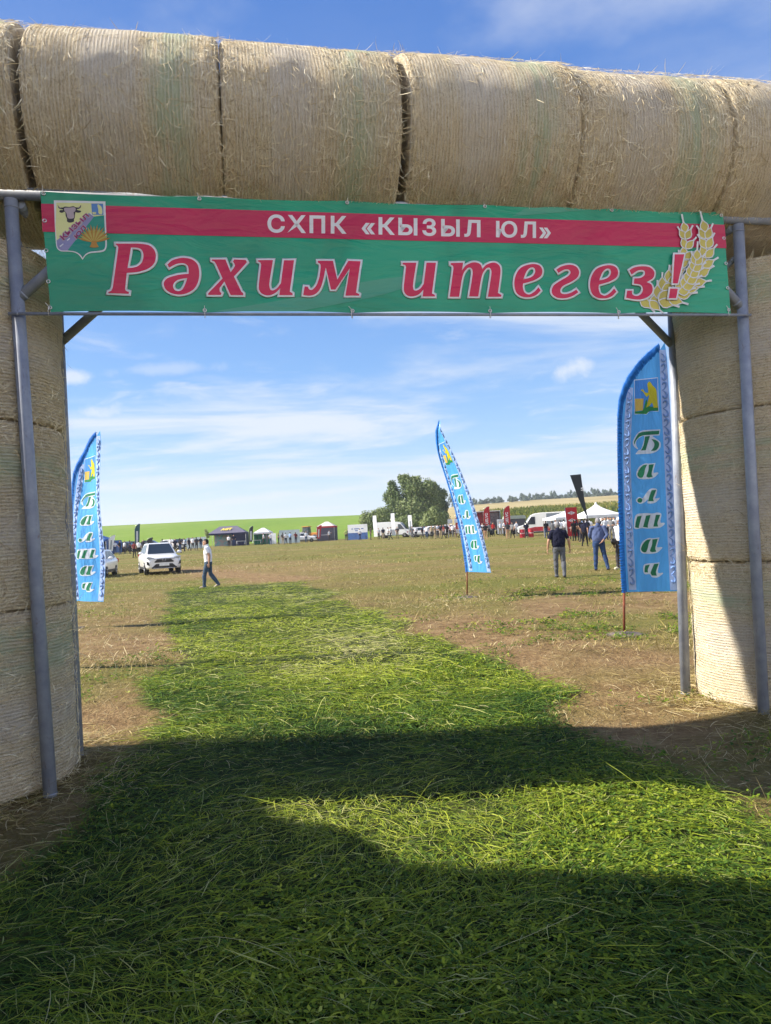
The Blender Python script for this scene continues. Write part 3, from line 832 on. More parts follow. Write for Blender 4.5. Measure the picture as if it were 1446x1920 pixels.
A_ = lambda x, y: (190 + x / 5.5615, 440 + y / 5.5615)
B_ = lambda x, y: (440 + x / 5.5615, 450 + y / 5.5615)
C_ = lambda x, y: (740 + x / 5.5615, 450 + y / 5.5615)
D_ = lambda x, y: (1000 + x / 4.82, 450 + y / 4.82)
I_ = lambda x, y: (x, y)
GLYPH = [
 (A_, [[(155, 97, 1), (300, 97), (400, 97), (500, 115), (555, 165), (570, 235), (547, 310), (480, 362), (380, 392), (268, 402, 1), (250, 572, 1), (262, 590), (290, 600, 1), (288, 620, 1), (75, 612, 1), (78, 598, 1), (105, 588), (122, 555, 1), (180, 140, 1), (173, 120), (155, 110, 1)],
       [(312, 138, 1), (380, 141), (425, 165), (441, 220), (425, 290), (385, 330), (330, 347), (275, 352, 1)]]),
 (A_, [[(690, 315, 1), (735, 275), (800, 252), (870, 245), (950, 263), (1005, 315), (1023, 400), (1012, 490), (975, 560), (915, 605), (830, 628), (750, 618), (690, 588), (658, 545), (655, 500), (690, 458), (780, 428), (850, 417), (912, 412, 1), (912, 365), (900, 325), (860, 302), (800, 305), (750, 325), (712, 347, 1)],
       [(898, 456, 1), (880, 510), (850, 570), (812, 592), (768, 580), (750, 540), (762, 505), (800, 475), (850, 462)]]),
 (I_, [[(397.7, 487.1, 1), (422.9, 487.1, 1), (432.7, 511, 1), (440.5, 499), (438.5, 493), (436.8, 491.5, 1), (439, 487.2, 1), (460.7, 487.8, 1), (463.2, 492.3, 1), (439, 519.1, 1), (452.6, 547.1, 1), (456.5, 550.7, 1), (456.5, 554, 1), (432.7, 553.8, 1), (421, 528.5, 1), (412, 540.7, 1), (412.5, 547), (415.7, 550, 1), (414.4, 553.6, 1), (390.5, 553.6, 1), (390.5, 550.6, 1), (417.5, 522.7, 1), (405, 495, 1), (402, 491), (397.7, 489.6, 1)]]),
 (B_, [[(245, 213, 1), (400, 213, 1), (362, 460), (373, 518), (400, 528), (440, 507), (482, 455, 1), (515, 215, 1), (620, 215, 1), (575, 540, 1), (605, 560, 1), (605, 578, 1), (465, 578, 1), (475, 507, 1), (420, 558), (350, 580), (290, 565), (255, 522), (252, 465, 1), (277, 260, 1), (268, 240), (245, 228, 1)]]),
 (B_, [[(868, 220, 1), (1025, 220, 1), (1070, 415, 1), (1185, 220, 1), (1312, 225, 1), (1265, 550, 1), (1300, 568, 1), (1298, 583, 1), (1155, 583, 1), (1200, 300, 1), (1050, 520, 1), (1005, 520, 1), (950, 290, 1), (922, 420), (892, 510), (850, 560), (790, 583), (715, 577, 1), (730, 487, 1), (765, 490, 1), (778, 518), (808, 522), (850, 480), (880, 400), (897, 290), (892, 255), (868, 238, 1)]]),
 (C_, [[(83, 240, 1), (225, 240, 1), (190, 475), (198, 522), (225, 530), (265, 510), (302, 460, 1), (330, 240, 1), (430, 240, 1), (388, 560, 1), (418, 575, 1), (418, 592, 1), (290, 592, 1), (300, 520, 1), (250, 570), (180, 592), (125, 577), (97, 535), (95, 475, 1), (118, 285, 1), (108, 265), (83, 256, 1)]]),
 (C_, [[(582, 243, 1), (713, 240, 1), (700, 318, 1), (740, 270), (800, 240), (850, 238), (895, 260), (912, 308, 1), (950, 265), (1010, 240), (1060, 245), (1095, 280), (1102, 340), (1075, 555, 1), (1112, 575, 1), (1108, 595, 1), (970, 595, 1), (1005, 370), (1005, 320), (985, 292), (955, 300), (920, 345), (900, 410), (870, 592, 1), (775, 592, 1), (810, 370), (808, 315), (785, 290), (755, 300), (720, 345), (700, 410), (670, 595, 1), (572, 595, 1), (612, 300, 1), (606, 275), (582, 260, 1)]]),
 ('e', -141.8, -2.2), (D_, [[(205, 270, 1), (250, 242), (320, 226), (380, 240), (411, 285), (400, 335), (350, 375), (270, 415), (243, 450), (250, 483), (290, 491), (340, 477), (385, 450, 1), (405, 475, 1), (350, 510), (290, 528), (220, 525), (177, 500), (163, 460), (185, 410), (250, 365), (310, 330), (333, 300), (320, 272), (280, 270), (225, 300, 1)]]),
 ('e', 0, 0),
 (D_, [[(865, 275, 1), (910, 250), (980, 240), (1050, 250), (1090, 290), (1080, 345), (1020, 383, 1), (1060, 402), (1076, 445), (1060, 492), (1010, 527), (940, 541), (835, 525, 1), (845, 460, 1), (890, 460, 1), (893, 493), (930, 508), (970, 490), (987, 445), (965, 407), (905, 396, 1), (910, 350, 1), (965, 345), (1000, 320), (1005, 290), (985, 275), (940, 280), (885, 315, 1)]]),
 (D_, [[(1262, 140, 1), (1348, 140, 1), (1290, 402, 1), (1245, 402, 1)]]), (D_, [[(1222, 448, 1), (1290, 450, 1), (1275, 535, 1), (1208, 535, 1)]])]
E_GL = [[(590, 407, 1), (587, 440), (603, 488), (645, 505), (690, 480), (728, 440, 1), (748, 470, 1), (710, 508), (650, 530), (580, 525), (530, 490), (510, 420), (520, 340), (560, 272), (620, 240), (690, 230), (742, 247), (763, 290), (750, 338), (700, 372), (650, 390)], [(592, 368, 1), (602, 340), (625, 290), (660, 262), (690, 268), (698, 300), (680, 335), (640, 357)]]
def put_letter(name, maps, cont, lift=0.0):
    polys = []
    for c in cont:
        pl = outline(c, 6); polys.append([maps(*p) for p in pl])
    mb = MB()
    for pl in polys: bead(mb, pl, .0155, .0040 + lift, 1)
    flat(mb, *tri2d(polys), .0068 + lift, 0)
    mb.build(name, [M_BLET, M_BWHITE], banner)
for g_ in GLYPH:
    if g_[0] == 'e': put_letter('letter', lambda x, y, g=g_: b_uv(D_(x, y)[0] + g[1], D_(x, y)[1] + g[2]), E_GL)
    else: put_letter('letter', lambda x, y, g=g_: b_uv(*g[0](x, y)), g_[1], .019 if len(g_[1][0]) == 4 else 0)

def put_text(name, body, quad, mat_, off, parent, offset=.02, space=1.0, quad_is_uv=False):
    P, T, _ = text2d(body, offset, space)
    q = quadmap(*[b_uv(*c) for c in quad])
    mb = MB(); flat(mb, [q(*p) for p in P], T, off)
    return mb.build(name, mat_, parent)
put_text('lettering', 'СХПК', ((501.5, 436.5), (650, 439), (650, 405), (501.5, 402)), M_BWHITE, .0022, banner, .028, 1.22)
put_text('lettering', '«КЫЗЫЛ', ((678, 439.5), (901, 445.5), (901, 412.5), (678, 406)), M_BWHITE, .0022, banner, .028, 1.22)
put_text('lettering', 'ЮЛ»', ((930, 445.5), (1033, 447.5), (1033, 416), (930, 414)), M_BWHITE, .0022, banner, .028, 1.22)

# wheat ears: grains with awns along curved stems
H_ = lambda x, y: (1200 + x / 8.506, 390 + y / 8.506)
mb = MB(); lay = [.0030]
def grain(bx, by, ang, L, W, awn):
    """ang: degrees from straight up, clockwise"""
    a = R_(ang); ux, uy = math.sin(a), -math.cos(a); sx_, sy_ = -uy, ux
    def q(s, w): return b_uv(*H_(bx + ux * s * L + sx_ * w * W, by + uy * s * L + sy_ * w * W))
    pl = [q(s, w) for s, w in ((0, 0), (.15, .28), (.4, .5), (.65, .42), (.85, .18), (1, .04), (1 + awn, .05), (1 + awn, -.05), (1, -.05), (.85, -.2), (.65, -.4), (.4, -.45), (.15, -.25))]
    flat(mb, *tri2d([pl]), lay[0], 0); bead(mb, pl, .0046, lay[0] + .00012, 1, .0003); lay[0] += .00045
def ear(stem, L, W, tip, n):
    S = [Vector(p) for p in stem]
    d = [0]
    for i in range(1, len(S)): d.append(d[-1] + (S[i] - S[i - 1]).length)
    for k in range(n):
        s = d[-1] * (k + .3) / n
        i = max(j for j in range(len(S) - 1) if d[j] <= s); f_ = (s - d[i]) / (d[i + 1] - d[i])
        p = S[i].lerp(S[i + 1], f_); t_ = (S[i + 1] - S[i]); a = math.degrees(math.atan2(t_.x, -t_.y))
        grow = 1.0 - .25 * k / n
        grain(p.x, p.y, a - 30, L * grow, W * grow, .34); grain(p.x, p.y, a + 30, L * grow, W * grow, .38)
    p = S[-1]; t_ = S[-1] - S[-2]; grain(p.x, p.y, math.degrees(math.atan2(t_.x, -t_.y)) - 8, tip, W * .85, .75)
ear([(-40, 1430), (240, 1500), (370, 1280), (560, 1020), (690, 800), (725, 640), (712, 400)], 225, 150, 165, 10)
ear([(240, 1500), (560, 1420), (860, 1180), (1010, 900), (1045, 700), (1035, 540), (1020, 400)], 245, 165, 190, 10)
ear([(560, 1380), (680, 1265), (740, 1180), (850, 960), (872, 850)], 205, 150, 165, 6)
mb.build('wheat_ears', [M_BGOLD, M_BWHITE], banner)

# shield with the cow's head, the road and the sheaf
S_ = lambda x, y: b_uv(95 + x / 12.05, 365 + y / 12.05)
mb = MB(); pl = [S_(*p) for p in outline([(75, 130, 1), (1240, 155, 1), (1256, 700), (1272, 1150), (1235, 1262), (1150, 1300), (900, 1325), (800, 1375), (725, 1475, 1), (650, 1375), (560, 1315), (420, 1290), (230, 1280), (150, 1215), (122, 1100), (98, 700)])]
flat(mb, *tri2d([pl]), .0022); shield = mb.build('shield', M_BWHITE, banner)
def sh(name, mat_, off, *conts):
    mb = MB()
    for c in conts: flat(mb, *tri2d([[S_(*p) for p in outline(c, 5)]]), off)
    return mb.build(name, mat_, shield)
sh('yellow_field', M_BYEL, .0030, [(132, 185, 1), (1190, 200, 1), (1200, 470, 1), (985, 500, 1), (900, 400, 1), (143, 1040, 1), (115, 700, 1)])
sh('road', M_BLILAC, .0032, [(143, 1040, 1), (870, 420, 1), (985, 500, 1), (385, 1265, 1), (240, 1258), (160, 1190)])
sh('road_marking', M_BWHITE, .0040, [(205, 1165, 1), (285, 1105, 1), (300, 1125, 1), (220, 1190, 1)])
sh('road_marking', M_BWHITE, .0040, [(370, 1030, 1), (430, 980, 1), (440, 1005, 1), (385, 1050, 1)])
sh('green_field', M_BTEAL, .0034, [(985, 500, 1), (1212, 470, 1), (1232, 900), (1238, 1150), (1205, 1240), (1100, 1270), (900, 1292), (790, 1350), (727, 1432, 1), (665, 1350), (560, 1290), (385, 1265, 1)])
sh('bull_head', M_BBLACK, .0040, [(160, 230, 1), (200, 285), (280, 295), (330, 275), (430, 282), (520, 265), (570, 290), (640, 288), (692, 235, 1), (685, 290), (640, 328), (595, 335), (620, 355), (690, 372), (680, 402), (620, 415), (572, 402), (557, 440), (550, 530), (533, 560), (527, 615), (440, 637), (378, 612), (375, 560), (345, 480), (338, 410), (310, 392), (260, 417), (205, 392), (215, 360), (290, 345), (190, 312)])
sh('bull_face', M_BFACE, .0046, [(330, 302), (430, 300), (530, 290), (570, 320), (558, 380), (525, 405), (530, 530), (400, 540), (365, 430), (320, 372), (308, 330)], [(178, 262), (205, 300), (255, 312), (235, 300)], [(675, 262), (650, 298), (605, 308), (625, 295)])
sh('small_emblem', M_BBLUE, .0038, [(922, 205, 1), (1188, 207, 1), (1198, 462, 1), (940, 460, 1)])
sh('small_figure', M_BYEL, .0046, [(1060, 240), (1100, 235), (1160, 300), (1170, 440), (1090, 430), (1080, 340)], [(950, 400, 1), (1030, 400, 1), (1030, 445, 1), (955, 450, 1)])
sv = []
for k in range(15):
    a = R_(-74 + 148 * k / 14); L = 330 + 60 * math.cos(a) - (35 if k % 2 else 0)
    bx, by = 985 + 45 * math.sin(a), 1080 - 20 * math.cos(a)
    ux, uy = math.sin(a), -math.cos(a)
    sv.append([(bx - uy * 8, by + ux * 8, 1), (bx + ux * L * .6 - uy * 26, by + uy * L * .6 + ux * 26), (bx + ux * L, by + uy * L, 1), (bx + ux * L * .6 + uy * 26, by + uy * L * .6 - ux * 26), (bx + uy * 8, by - ux * 8, 1)])
mbs = MB()
for i, c in enumerate(sv): flat(mbs, *tri2d([[S_(*p) for p in outline(c, 4)]]), .0046 + i * .0001, i % 2)
flat(mbs, *tri2d([[S_(*p) for p in outline([(930, 1050, 1), (1040, 1050, 1), (1050, 1110), (1095, 1190, 1), (985, 1205), (888, 1190, 1), (925, 1110)], 4)]]), .0064, 0)
mbs.build('wheat_sheaf', [M_BORANGE, M_BGOLD], shield)
for body, qd in (('КЫЗЫЛ', ((305, 1040), (885, 490), (800, 430), (212, 950))), ('ЮЛ', ((600, 1010), (815, 760), (735, 695), (532, 940)))):
    P, T, _ = text2d(body, .03, 1.0); q = quadmap(*qd)
    mb = MB(); flat(mb, [S_(*q(*p)) for p in P], T, .0052); mb.build('shield_lettering', M_BPURP, shield)
    P, T, _ = text2d(body, .075, 1.0); q = quadmap(*[(c[0] + d_[0], c[1] + d_[1]) for c, d_ in zip(qd, ((-18, 22), (22, 12), (10, -18), (-24, -8)))])
    mb = MB(); flat(mb, [S_(*q(*p)) for p in P], T, .0049); mb.build('shield_lettering_edge', M_BFACE, shield)

for e, tgt in [(e, 'top') for e in EYE_T] + [(e, 'bot') for e in EYE_B] + [(e, None) for e in EYE_L + EYE_R]:
    c = b_uv(*e); mb = MB()
    ring = [(c[0] + .011 * math.cos(a), -.003, c[1] + .011 * math.sin(a)) for a in np.linspace(0, 2 * math.pi, 13)]
    mb.tube(ring, .0038, 6, cap=False)
    mb.build('eyelet', M_METAL, banner)
    if tgt:
        mb = MB(); dx = random.uniform(-.03, .03)
        if tgt == 'top':
            loop = [(c[0], -.004, c[1] - .006), (c[0] + dx * .5, -.008, c[1] + .03), (c[0] + dx, .012, 4.045), (c[0] + dx, .065, 4.06), (c[0] + dx * .6, .112, 4.0), (c[0], .03, 3.96), (c[0], .006, c[1])]
            mb.tube(loop, .0026, 6); mb.tube([(c[0] + dx, .0, 4.04), (c[0] + dx * 1.6, -.02, 4.10), (c[0] + dx * 2.4, -.025, 4.15)], .002, 5)
        else:
            mb.tube([(c[0], -.004, c[1] + .006), (c[0] + dx * .4, -.012, c[1] - .02), (c[0] + dx * .3, -.014, c[1] - .055), (c[0], .012, c[1] - .05), (c[0], .006, c[1])], .0026, 6)
            mb.tube([(c[0], -.006, c[1]), (c[0] + dx, -.012, c[1] + .03)], .002, 5)
        mb.build('cord', M_CORD, banner)
# ------------------------------------------------------------------ feather flags
FD = 10.48                                         # distance of the flag the design is measured on
FB = at(1171, 1190, FD)
def f2(px, py):
    p = at(px, py, FD); return (p.x - FB.x, p.z)
K1 = lambda x, y: f2(1150 + x / 8.73, 640 + y / 8.73)
K2 = lambda x, y: f2(1150 + x / 6.857, 840 + y / 6.857)
def cloth(name, c, rough=.65, tr=.24):
    t = NT(name); v = t.coord('Object', (3.0, 3.0, .7))
    w = t.noise(v, 2.2, 5, .6, 1.2); w2 = t.noise(t.coord('Object', (2, 2, .5)), 9, 3, .5, .6)
    cc = t.mix(t.mr(w, .35, .68), tuple(x * .86 for x in c), tuple(min(1, x * 1.14) for x in c))
    return t.bsdf(cc, rough, t.bump(t.math('ADD', w, t.math('MULTIPLY', w2, .25)), .55, .06), .3, trans=tr)
M_FBLUE = cloth('flag_blue', (.10, .42, .92)); M_FDARK = cloth('flag_sleeve_blue', (.02, .19, .62))
M_FPALE = cloth('flag_pale_blue', (.46, .60, .88)); M_FCURL = cloth('flag_curl_blue', (.22, .37, .70))
M_FWHITE = cloth('flag_white', (.74, .82, .92)); M_FGREEN = cloth('flag_green', (.022, .22, .115)); M_FYEL = cloth('flag_yellow', (.66, .60, .03))
M_FORANGE = cloth('flag_orange', (.72, .52, .12)); M_FPANEL = cloth('flag_panel_blue', (.075, .31, .80)); M_FMEADOW = cloth('flag_panel_green', (.03, .28, .08))
M_RUST = plain('rusty_pipe', (.16, .045, .022), .75, .3, .35, 20, .3)
M_PLATE = plain('dusty_steel_plate', (.15, .115, .10), .8, .3, .2, 8)

SL_OUT = [(1166, 1110), (1162, 1040), (1159.5, 950), (1157.5, 850), (1157.5, 780), (1160, 750), (1168, 724), (1178, 704), (1195, 681), (1215, 661), (1236, 644)]
SL_IN = [(1176, 1110), (1172, 1040), (1168.5, 950), (1166.5, 850), (1166.5, 785), (1169, 758), (1177, 734), (1187, 715), (1203, 693), (1221, 673), (1239, 655)]
FREE = [(1271, 1108), (1267, 1000), (1262.5, 880), (1257.5, 760), (1252, 670), (1247.5, 641)]
def strip(a_, b_): return a_ + b_[::-1]

def make_flag(label, loc, deform, group, plate=True, rotz=0.0):
    fl = thing('feather_flag', label, 'flag', loc, rotz, group)
    def put(name, conts, mat_, off, L=.07, parent=None):
        mb = MB()
        for c in conts:
            P, T = tri2d([c]); P, T = split_tris(P, T, L)
            if sum((P[t_[1]][0] - P[t_[0]][0]) * (P[t_[2]][1] - P[t_[0]][1]) - (P[t_[1]][1] - P[t_[0]][1]) * (P[t_[2]][0] - P[t_[0]][0]) for t_ in T) < 0: T = [t_[::-1] for t_ in T]
            mb.add([deform(p[0], p[1], off) for p in P], T, 0, True)
        me = bpy.data.meshes.new(name); me.from_pydata([tuple(p) for p in mb.v], [], mb.f); me.materials.append(mat_)
        me.polygons.foreach_set('use_smooth', [True] * len(me.polygons)); me.update()
        return link(name, me, parent or fl)
    # cloth body
    body = [f2(*p) for p in SL_IN] + [f2(*p) for p in FREE[::-1]]
    can = put('canopy', [body], M_FBLUE, 0.0, .06)
    slv = put('pole_sleeve', [[f2(*p) for p in strip(SL_OUT, SL_IN)]], M_FDARK, .003, .05)
    # ruffles of the sleeve
    mb = MB(); g = random.Random(4)
    for k in range(150):
        s = k / 149 * (len(SL_OUT) - 1); i = min(int(s), len(SL_OUT) - 2); q = s - i
        o_ = Vector(SL_OUT[i]).lerp(Vector(SL_OUT[i + 1]), q); n_ = Vector(SL_IN[i]).lerp(Vector(SL_IN[i + 1]), q)
        a_ = o_.lerp(n_, -.04 - .14 * g.random()); b_ = o_.lerp(n_, .75 + .2 * g.random()); b_.y += g.uniform(-1, 5)
        mb.tube([deform(*f2(*a_), .004), deform(*f2(*a_.lerp(b_, .5)), .011), deform(*f2(*b_), .004)], [.003, .007, .003], 5)
    bm = bmesh.new(); bm.from_mesh(slv.data); bm.from_mesh(mb.mesh('ruffles', M_FDARK)); bm.to_mesh(slv.data); bm.free()
    # ornament strips
    def band(x0, x1, y0, y1):
        ys = np.linspace(y0, y1, 14)
        return [f2(np.interp(y, *x0), y) for y in ys] + [f2(np.interp(y, *x1), y) for y in ys[::-1]]
    rl = ([641, 670, 760, 880, 1000, 1108], [1236.5, 1238.5, 1241, 1246, 1251, 1255.5]); rr_ = ([641, 670, 760, 880, 1000, 1108], [1246.5, 1251.3, 1256.8, 1261.8, 1266.3, 1270])
    ll = ([725, 780, 850, 950, 1040, 1108], [1176, 1171, 1168.5, 1171, 1175, 1180]); lr = ([725, 780, 850, 950, 1040, 1108], [1187, 1184.5, 1181.5, 1185, 1190, 1194])
    put('ornament_strip', [band(rl, rr_, 655, 1106)], M_FPALE, .0025, .06); put('ornament_strip', [band(ll, lr, 727, 1106)], M_FPALE, .0025, .06)
    for (xa, xb, y0, y1) in ((rl, rr_, 662, 1104), (ll, lr, 735, 1104)):
        mb = MB(); n = int((y1 - y0) / 17.3)
        for k in range(n):
            yc = y0 + 17.3 * (k + .5); xc = (np.interp(yc, *xa) + np.interp(yc, *xb)) / 2; w = (np.interp(yc, *xb) - np.interp(yc, *xa)) / 2 * .78
            fl_ = 1 if k % 2 else -1
            pts = [deform(*f2(xc + w * X, yc + 8.2 * Y * fl_), .006) for X, Y in ((-.75, -.15), (-.5, -.55), (0, -.75), (.5, -.55), (.62, -.05), (.3, .45), (-.1, .8), (-.75, 1.0))]
            mb.tube(pts, [.006, .014, .017, .018, .017, .013, .008, .004], 5)
        mb.build('ornament_curls', M_FCURL, fl)
    # printed panel: a yellow bee keeper over a hive
    o = lambda pts, K, st=4: [K(*p) for p in outline(pts, st)]
    put('panel_edge', [o([(338, 630, 1), (745, 580, 1), (752, 1145, 1), (600, 1155), (540, 1200, 1), (480, 1190), (343, 1200, 1)], K1)], M_FWHITE, .0022, .08)
    put('panel', [o([(348, 642, 1), (735, 595, 1), (741, 1134, 1), (350, 1186, 1)], K1)], M_FPANEL, .004, .08)
    put('panel_meadow', [o([(350, 1150, 1), (480, 1130), (545, 950), (590, 1060), (741, 1060, 1), (741, 1134, 1), (600, 1140), (540, 1190, 1), (350, 1186, 1)], K1)], M_FMEADOW, .0055, .08)
    put('bee_keeper', [o([(600, 652), (635, 690), (650, 715), (710, 780), (725, 900), (738, 1080, 1), (665, 1085, 1), (640, 1005), (600, 1050), (540, 1085, 1), (568, 980), (590, 880), (545, 905), (492, 830), (450, 800), (490, 785), (520, 830), (575, 835), (568, 740), (565, 690)], K1)], M_FYEL, .007, .08)
    put('hive', [o([(350, 942, 1), (497, 935, 1), (482, 1130, 1), (355, 1148, 1)], K1)], M_FORANGE, .007, .08)
    # lettering, one letter above the other
    sh_ = lambda K, dx, dy: (lambda x, y: K(x + dx, y + dy))
    aw = [(290, 340), (320, 250), (400, 200), (450, 203), (535, 193, 1), (505, 315), (550, 315), (572, 325), (510, 385), (430, 402), (320, 395)]
    ag = [[(425, 215, 1), (370, 228), (325, 280), (303, 340), (325, 378), (365, 380), (385, 340), (400, 270)], [(445, 218, 1), (512, 210, 1), (482, 330), (495, 375, 1), (440, 382, 1), (415, 365), (440, 290)]]
    LET = [(K1, [(395, 1500), (500, 1458), (770, 1440, 1), (755, 1540, 1), (640, 1550), (690, 1590), (765, 1650), (765, 1740), (700, 1805), (600, 1840), (355, 1850, 1), (400, 1790), (450, 1760), (500, 1560), (420, 1580), (370, 1640), (372, 1710), (400, 1770), (330, 1720), (315, 1640)],
            [[(410, 1512), (500, 1482), (756, 1462, 1), (745, 1522, 1), (500, 1540), (420, 1568), (362, 1630), (345, 1690), (335, 1640)], [(512, 1560, 1), (592, 1552, 1), (545, 1700), (520, 1785, 1), (445, 1790, 1), (490, 1690)], [(615, 1600, 1), (690, 1618), (742, 1662), (738, 1725), (690, 1785), (605, 1797, 1), (655, 1735), (662, 1670)]]),
           (K2, aw, ag),
           (K2, [(290, 660), (330, 630), (370, 645), (430, 560), (480, 522), (550, 530), (545, 600), (530, 650), (588, 640), (580, 662), (520, 707), (432, 710), (440, 660), (390, 702), (340, 718), (295, 692)], [[(305, 668), (335, 643), (365, 662), (355, 700), (318, 698)], [(482, 545, 1), (542, 540, 1), (502, 650), (512, 685, 1), (438, 685, 1), (455, 620)]]),
           (K2, [(265, 1000), (288, 862), (380, 840), (430, 837), (500, 842), (560, 830), (612, 850), (600, 955), (650, 960), (657, 978), (600, 1022), (520, 1032), (440, 1035), (360, 1030), (300, 1042), (268, 1030)], [[(308, 880, 1), (362, 870, 1), (330, 1000), (328, 1030, 1), (280, 1020, 1), (288, 950)], [(415, 870, 1), (472, 860, 1), (440, 990), (442, 1025, 1), (380, 1015, 1), (397, 950)], [(540, 860, 1), (597, 860, 1), (562, 960), (572, 1010, 1), (510, 1010, 1), (522, 950)]]),
           (sh_(K2, 55, 957), aw, ag),
           (K2, [(388, 1570), (400, 1500), (470, 1482), (530, 1478), (592, 1470, 1), (572, 1600), (632, 1602), (630, 1618), (570, 1662), (500, 1660), (472, 1622), (408, 1622)], [[(415, 1510, 1), (472, 1497, 1), (447, 1560), (450, 1600, 1), (405, 1597, 1), (407, 1550)], [(525, 1490, 1), (582, 1485, 1), (547, 1590), (557, 1640, 1), (495, 1640, 1), (482, 1600)]])]
    for K, wh, gr in LET:
        lt = put('letter', [o(wh, K)], M_FWHITE, .0035, .09)
        put('letter_face', [o(g_, K) for g_ in gr], M_FGREEN, .0055, .09, lt)
    # pole inside the sleeve, its rusty foot and the round base plate
    pts = [deform(*f2((a_[0] * .5 + b_[0] * .5), a_[1]), -.012) for a_, b_ in zip(SL_OUT, SL_IN)]
    foot = deform(0.0, .0, -.012)
    mb = MB(); mb.tube([foot.lerp(pts[0], .9)] + pts, [.014] + [.013 - .0008 * k for k in range(len(pts))], 8); mb.build('pole', M_PIPE, fl)
    mb = MB(); mb.tube([foot, foot.lerp(pts[0], 1.02)], .017, 10); mb.build('foot_tube', M_RUST, fl)
    if plate:
        mb = MB(); mb.lathe([(0.25, -.01), (.25, .006), (.235, .012), (.03, .016), (.03, .05), (.0, .05)], 32, M=Matrix.Translation(foot)); mb.build('base_plate', M_PLATE, fl)
    return fl

GF = 'tall blue feather flags lettered in green'
def wave(amp, seed=0.0):
    def d(a_, z_, off):
        w = amp * math.sin(a_ * 5.2 + z_ * 1.1 + seed) * min(1, abs(a_) * 2.2) + .5 * amp * math.sin(z_ * 2.7 - a_ * 3 + seed)* min(1, abs(a_) * 2)
        return Vector((a_, -off + w, z_))
    return d
gzf = lambda x, y: float(ground_z(x, y))
make_flag('tall flat blue feather flag with green letters standing by the right pillar', (FB.x, FB.y, gzf(FB.x, FB.y) + .0), wave(.022), GF)
# left flag beyond the left pillar, turned a little
LB = at(134, 1176, 15.3)
def scaled(f, sx, sz): return lambda a_, z_, off: f(a_ * sx, z_ * sz, off)
make_flag('tall blue feather flag half hidden behind the left pillar beside the white hatchback', (LB.x, LB.y, gzf(LB.x, LB.y)), scaled(lambda a_, z_, off: wave(.05, 1.3)(a_ + .035 * z_, z_, off), 1.26, .96), GF, rotz=R_(-32))
# middle flag, wrung by the wind
def wrung(a_, z_, off):
    s = min(max((z_ - .5) / 3.4, 0), 1)
    ang = R_(40 + 34 * s)
    c_, s_ = math.cos(ang), math.sin(ang)
    w = .018 * math.sin(a_ * 5 + z_ * 1.2)
    return Vector((-.68 * s ** 1.6 + a_ * c_ + (w - off) * s_, -a_ * s_ * .9 + (w - off) * c_, z_))
CBs = at(875.5, 1120, 17.4)
make_flag('blue feather flag twisted edge on by the wind in the middle of the field', (CBs.x, CBs.y, gzf(CBs.x, CBs.y)), scaled(wrung, .92, 1.0), GF)
# its twin behind the left pillar: only its thin shadow shows on the grass
make_flag('tall blue feather flag hidden behind the left pillar', (-5.1, 10.0, gzf(-5.1, 10.0)), wave(.04, 2.0), GF, rotz=R_(-16))
# ------------------------------------------------------------------ strewn cut grass, stubble, fallen straw
t = NT('cut_grass')
tn = t.attr('tint')
c = t.ramp(tn, [(0.0, (0.022, 0.060, 0.012)), (0.30, (0.082, 0.165, 0.022)), (0.55, (0.24, 0.315, 0.020)), (0.78, (0.45, 0.49, 0.055)), (0.92, (0.48, 0.51, 0.16)), (1.0, (0.58, 0.53, 0.26))])
M_GRASS = t.bsdf(c, .6, None, .22, trans=.36)
t = NT('dry_grass')
tn = t.attr('tint')
c = t.ramp(tn, [(0.0, (0.06, 0.05, 0.018)), (0.2, (0.10, 0.12, 0.022)), (0.42, (0.20, 0.185, 0.045)), (0.62, (0.33, 0.265, 0.085)), (0.82, (0.47, 0.37, 0.17)), (1.0, (0.62, 0.52, 0.31))])
M_DRY = t.bsdf(c, .75, None, .2, trans=.2)

def scatter(n, y0, y1, half, power=1.0, seed=0):
    """points over the wedge the camera sees, denser close by"""
    g = np.random.default_rng(seed)
    u = g.random(n)
    y = (y0 ** (1 - power) + u * (y1 ** (1 - power) - y0 ** (1 - power))) ** (1 / (1 - power)) if power != 1 else y0 * (y1 / y0) ** u
    x = (g.random(n) * 2 - 1) * (half * y + .8)
    return x, y

def strands(x, y, g, L, W, K=5, lift=.02, curl=.6, heading=None, spread=1.0, tintf=None, upright=0.0):
    n = len(x); s = np.linspace(0, 1, K)
    hd = (heading if heading is not None else np.zeros(n)) + g.normal(0, spread, n)
    k1 = g.normal(0, curl, n); k2 = g.normal(0, curl, n)
    ang = hd[:, None] + k1[:, None] * s + k2[:, None] * s ** 2
    el = np.clip(g.normal(upright, .30 if upright else .10, n), -.05, 1.5)
    ds = (L / (K - 1))[:, None] * np.ones(K)[None]; ds[:, 0] = 0
    px_ = x[:, None] + np.cumsum(np.cos(ang) * np.cos(el)[:, None] * ds, 1); py_ = y[:, None] + np.cumsum(np.sin(ang) * np.cos(el)[:, None] * ds, 1)
    b = g.random(n) * lift
    arch = (np.abs(g.normal(0, .05, n)) * L)[:, None] * np.sin(np.pi * s)[None]
    zz = ground_z(px_, py_) + b[:, None] + arch + np.cumsum(np.sin(el)[:, None] * ds, 1) + .004
    P = np.stack([px_, py_, zz], -1)
    d = P[:, 1] - P[:, 0]; d /= np.linalg.norm(d, axis=1)[:, None] + 1e-9
    sd = np.cross(d, np.tile([0, 0, 1.], (n, 1))) + np.tile([0, 0, 1.], (n, 1)) * g.normal(0, .55, n)[:, None]
    sd /= np.linalg.norm(sd, axis=1)[:, None] + 1e-9
    V, Fq = ribbons(P, sd, W)
    tint = np.repeat(tintf, K * 2)
    return V, Fq, tint

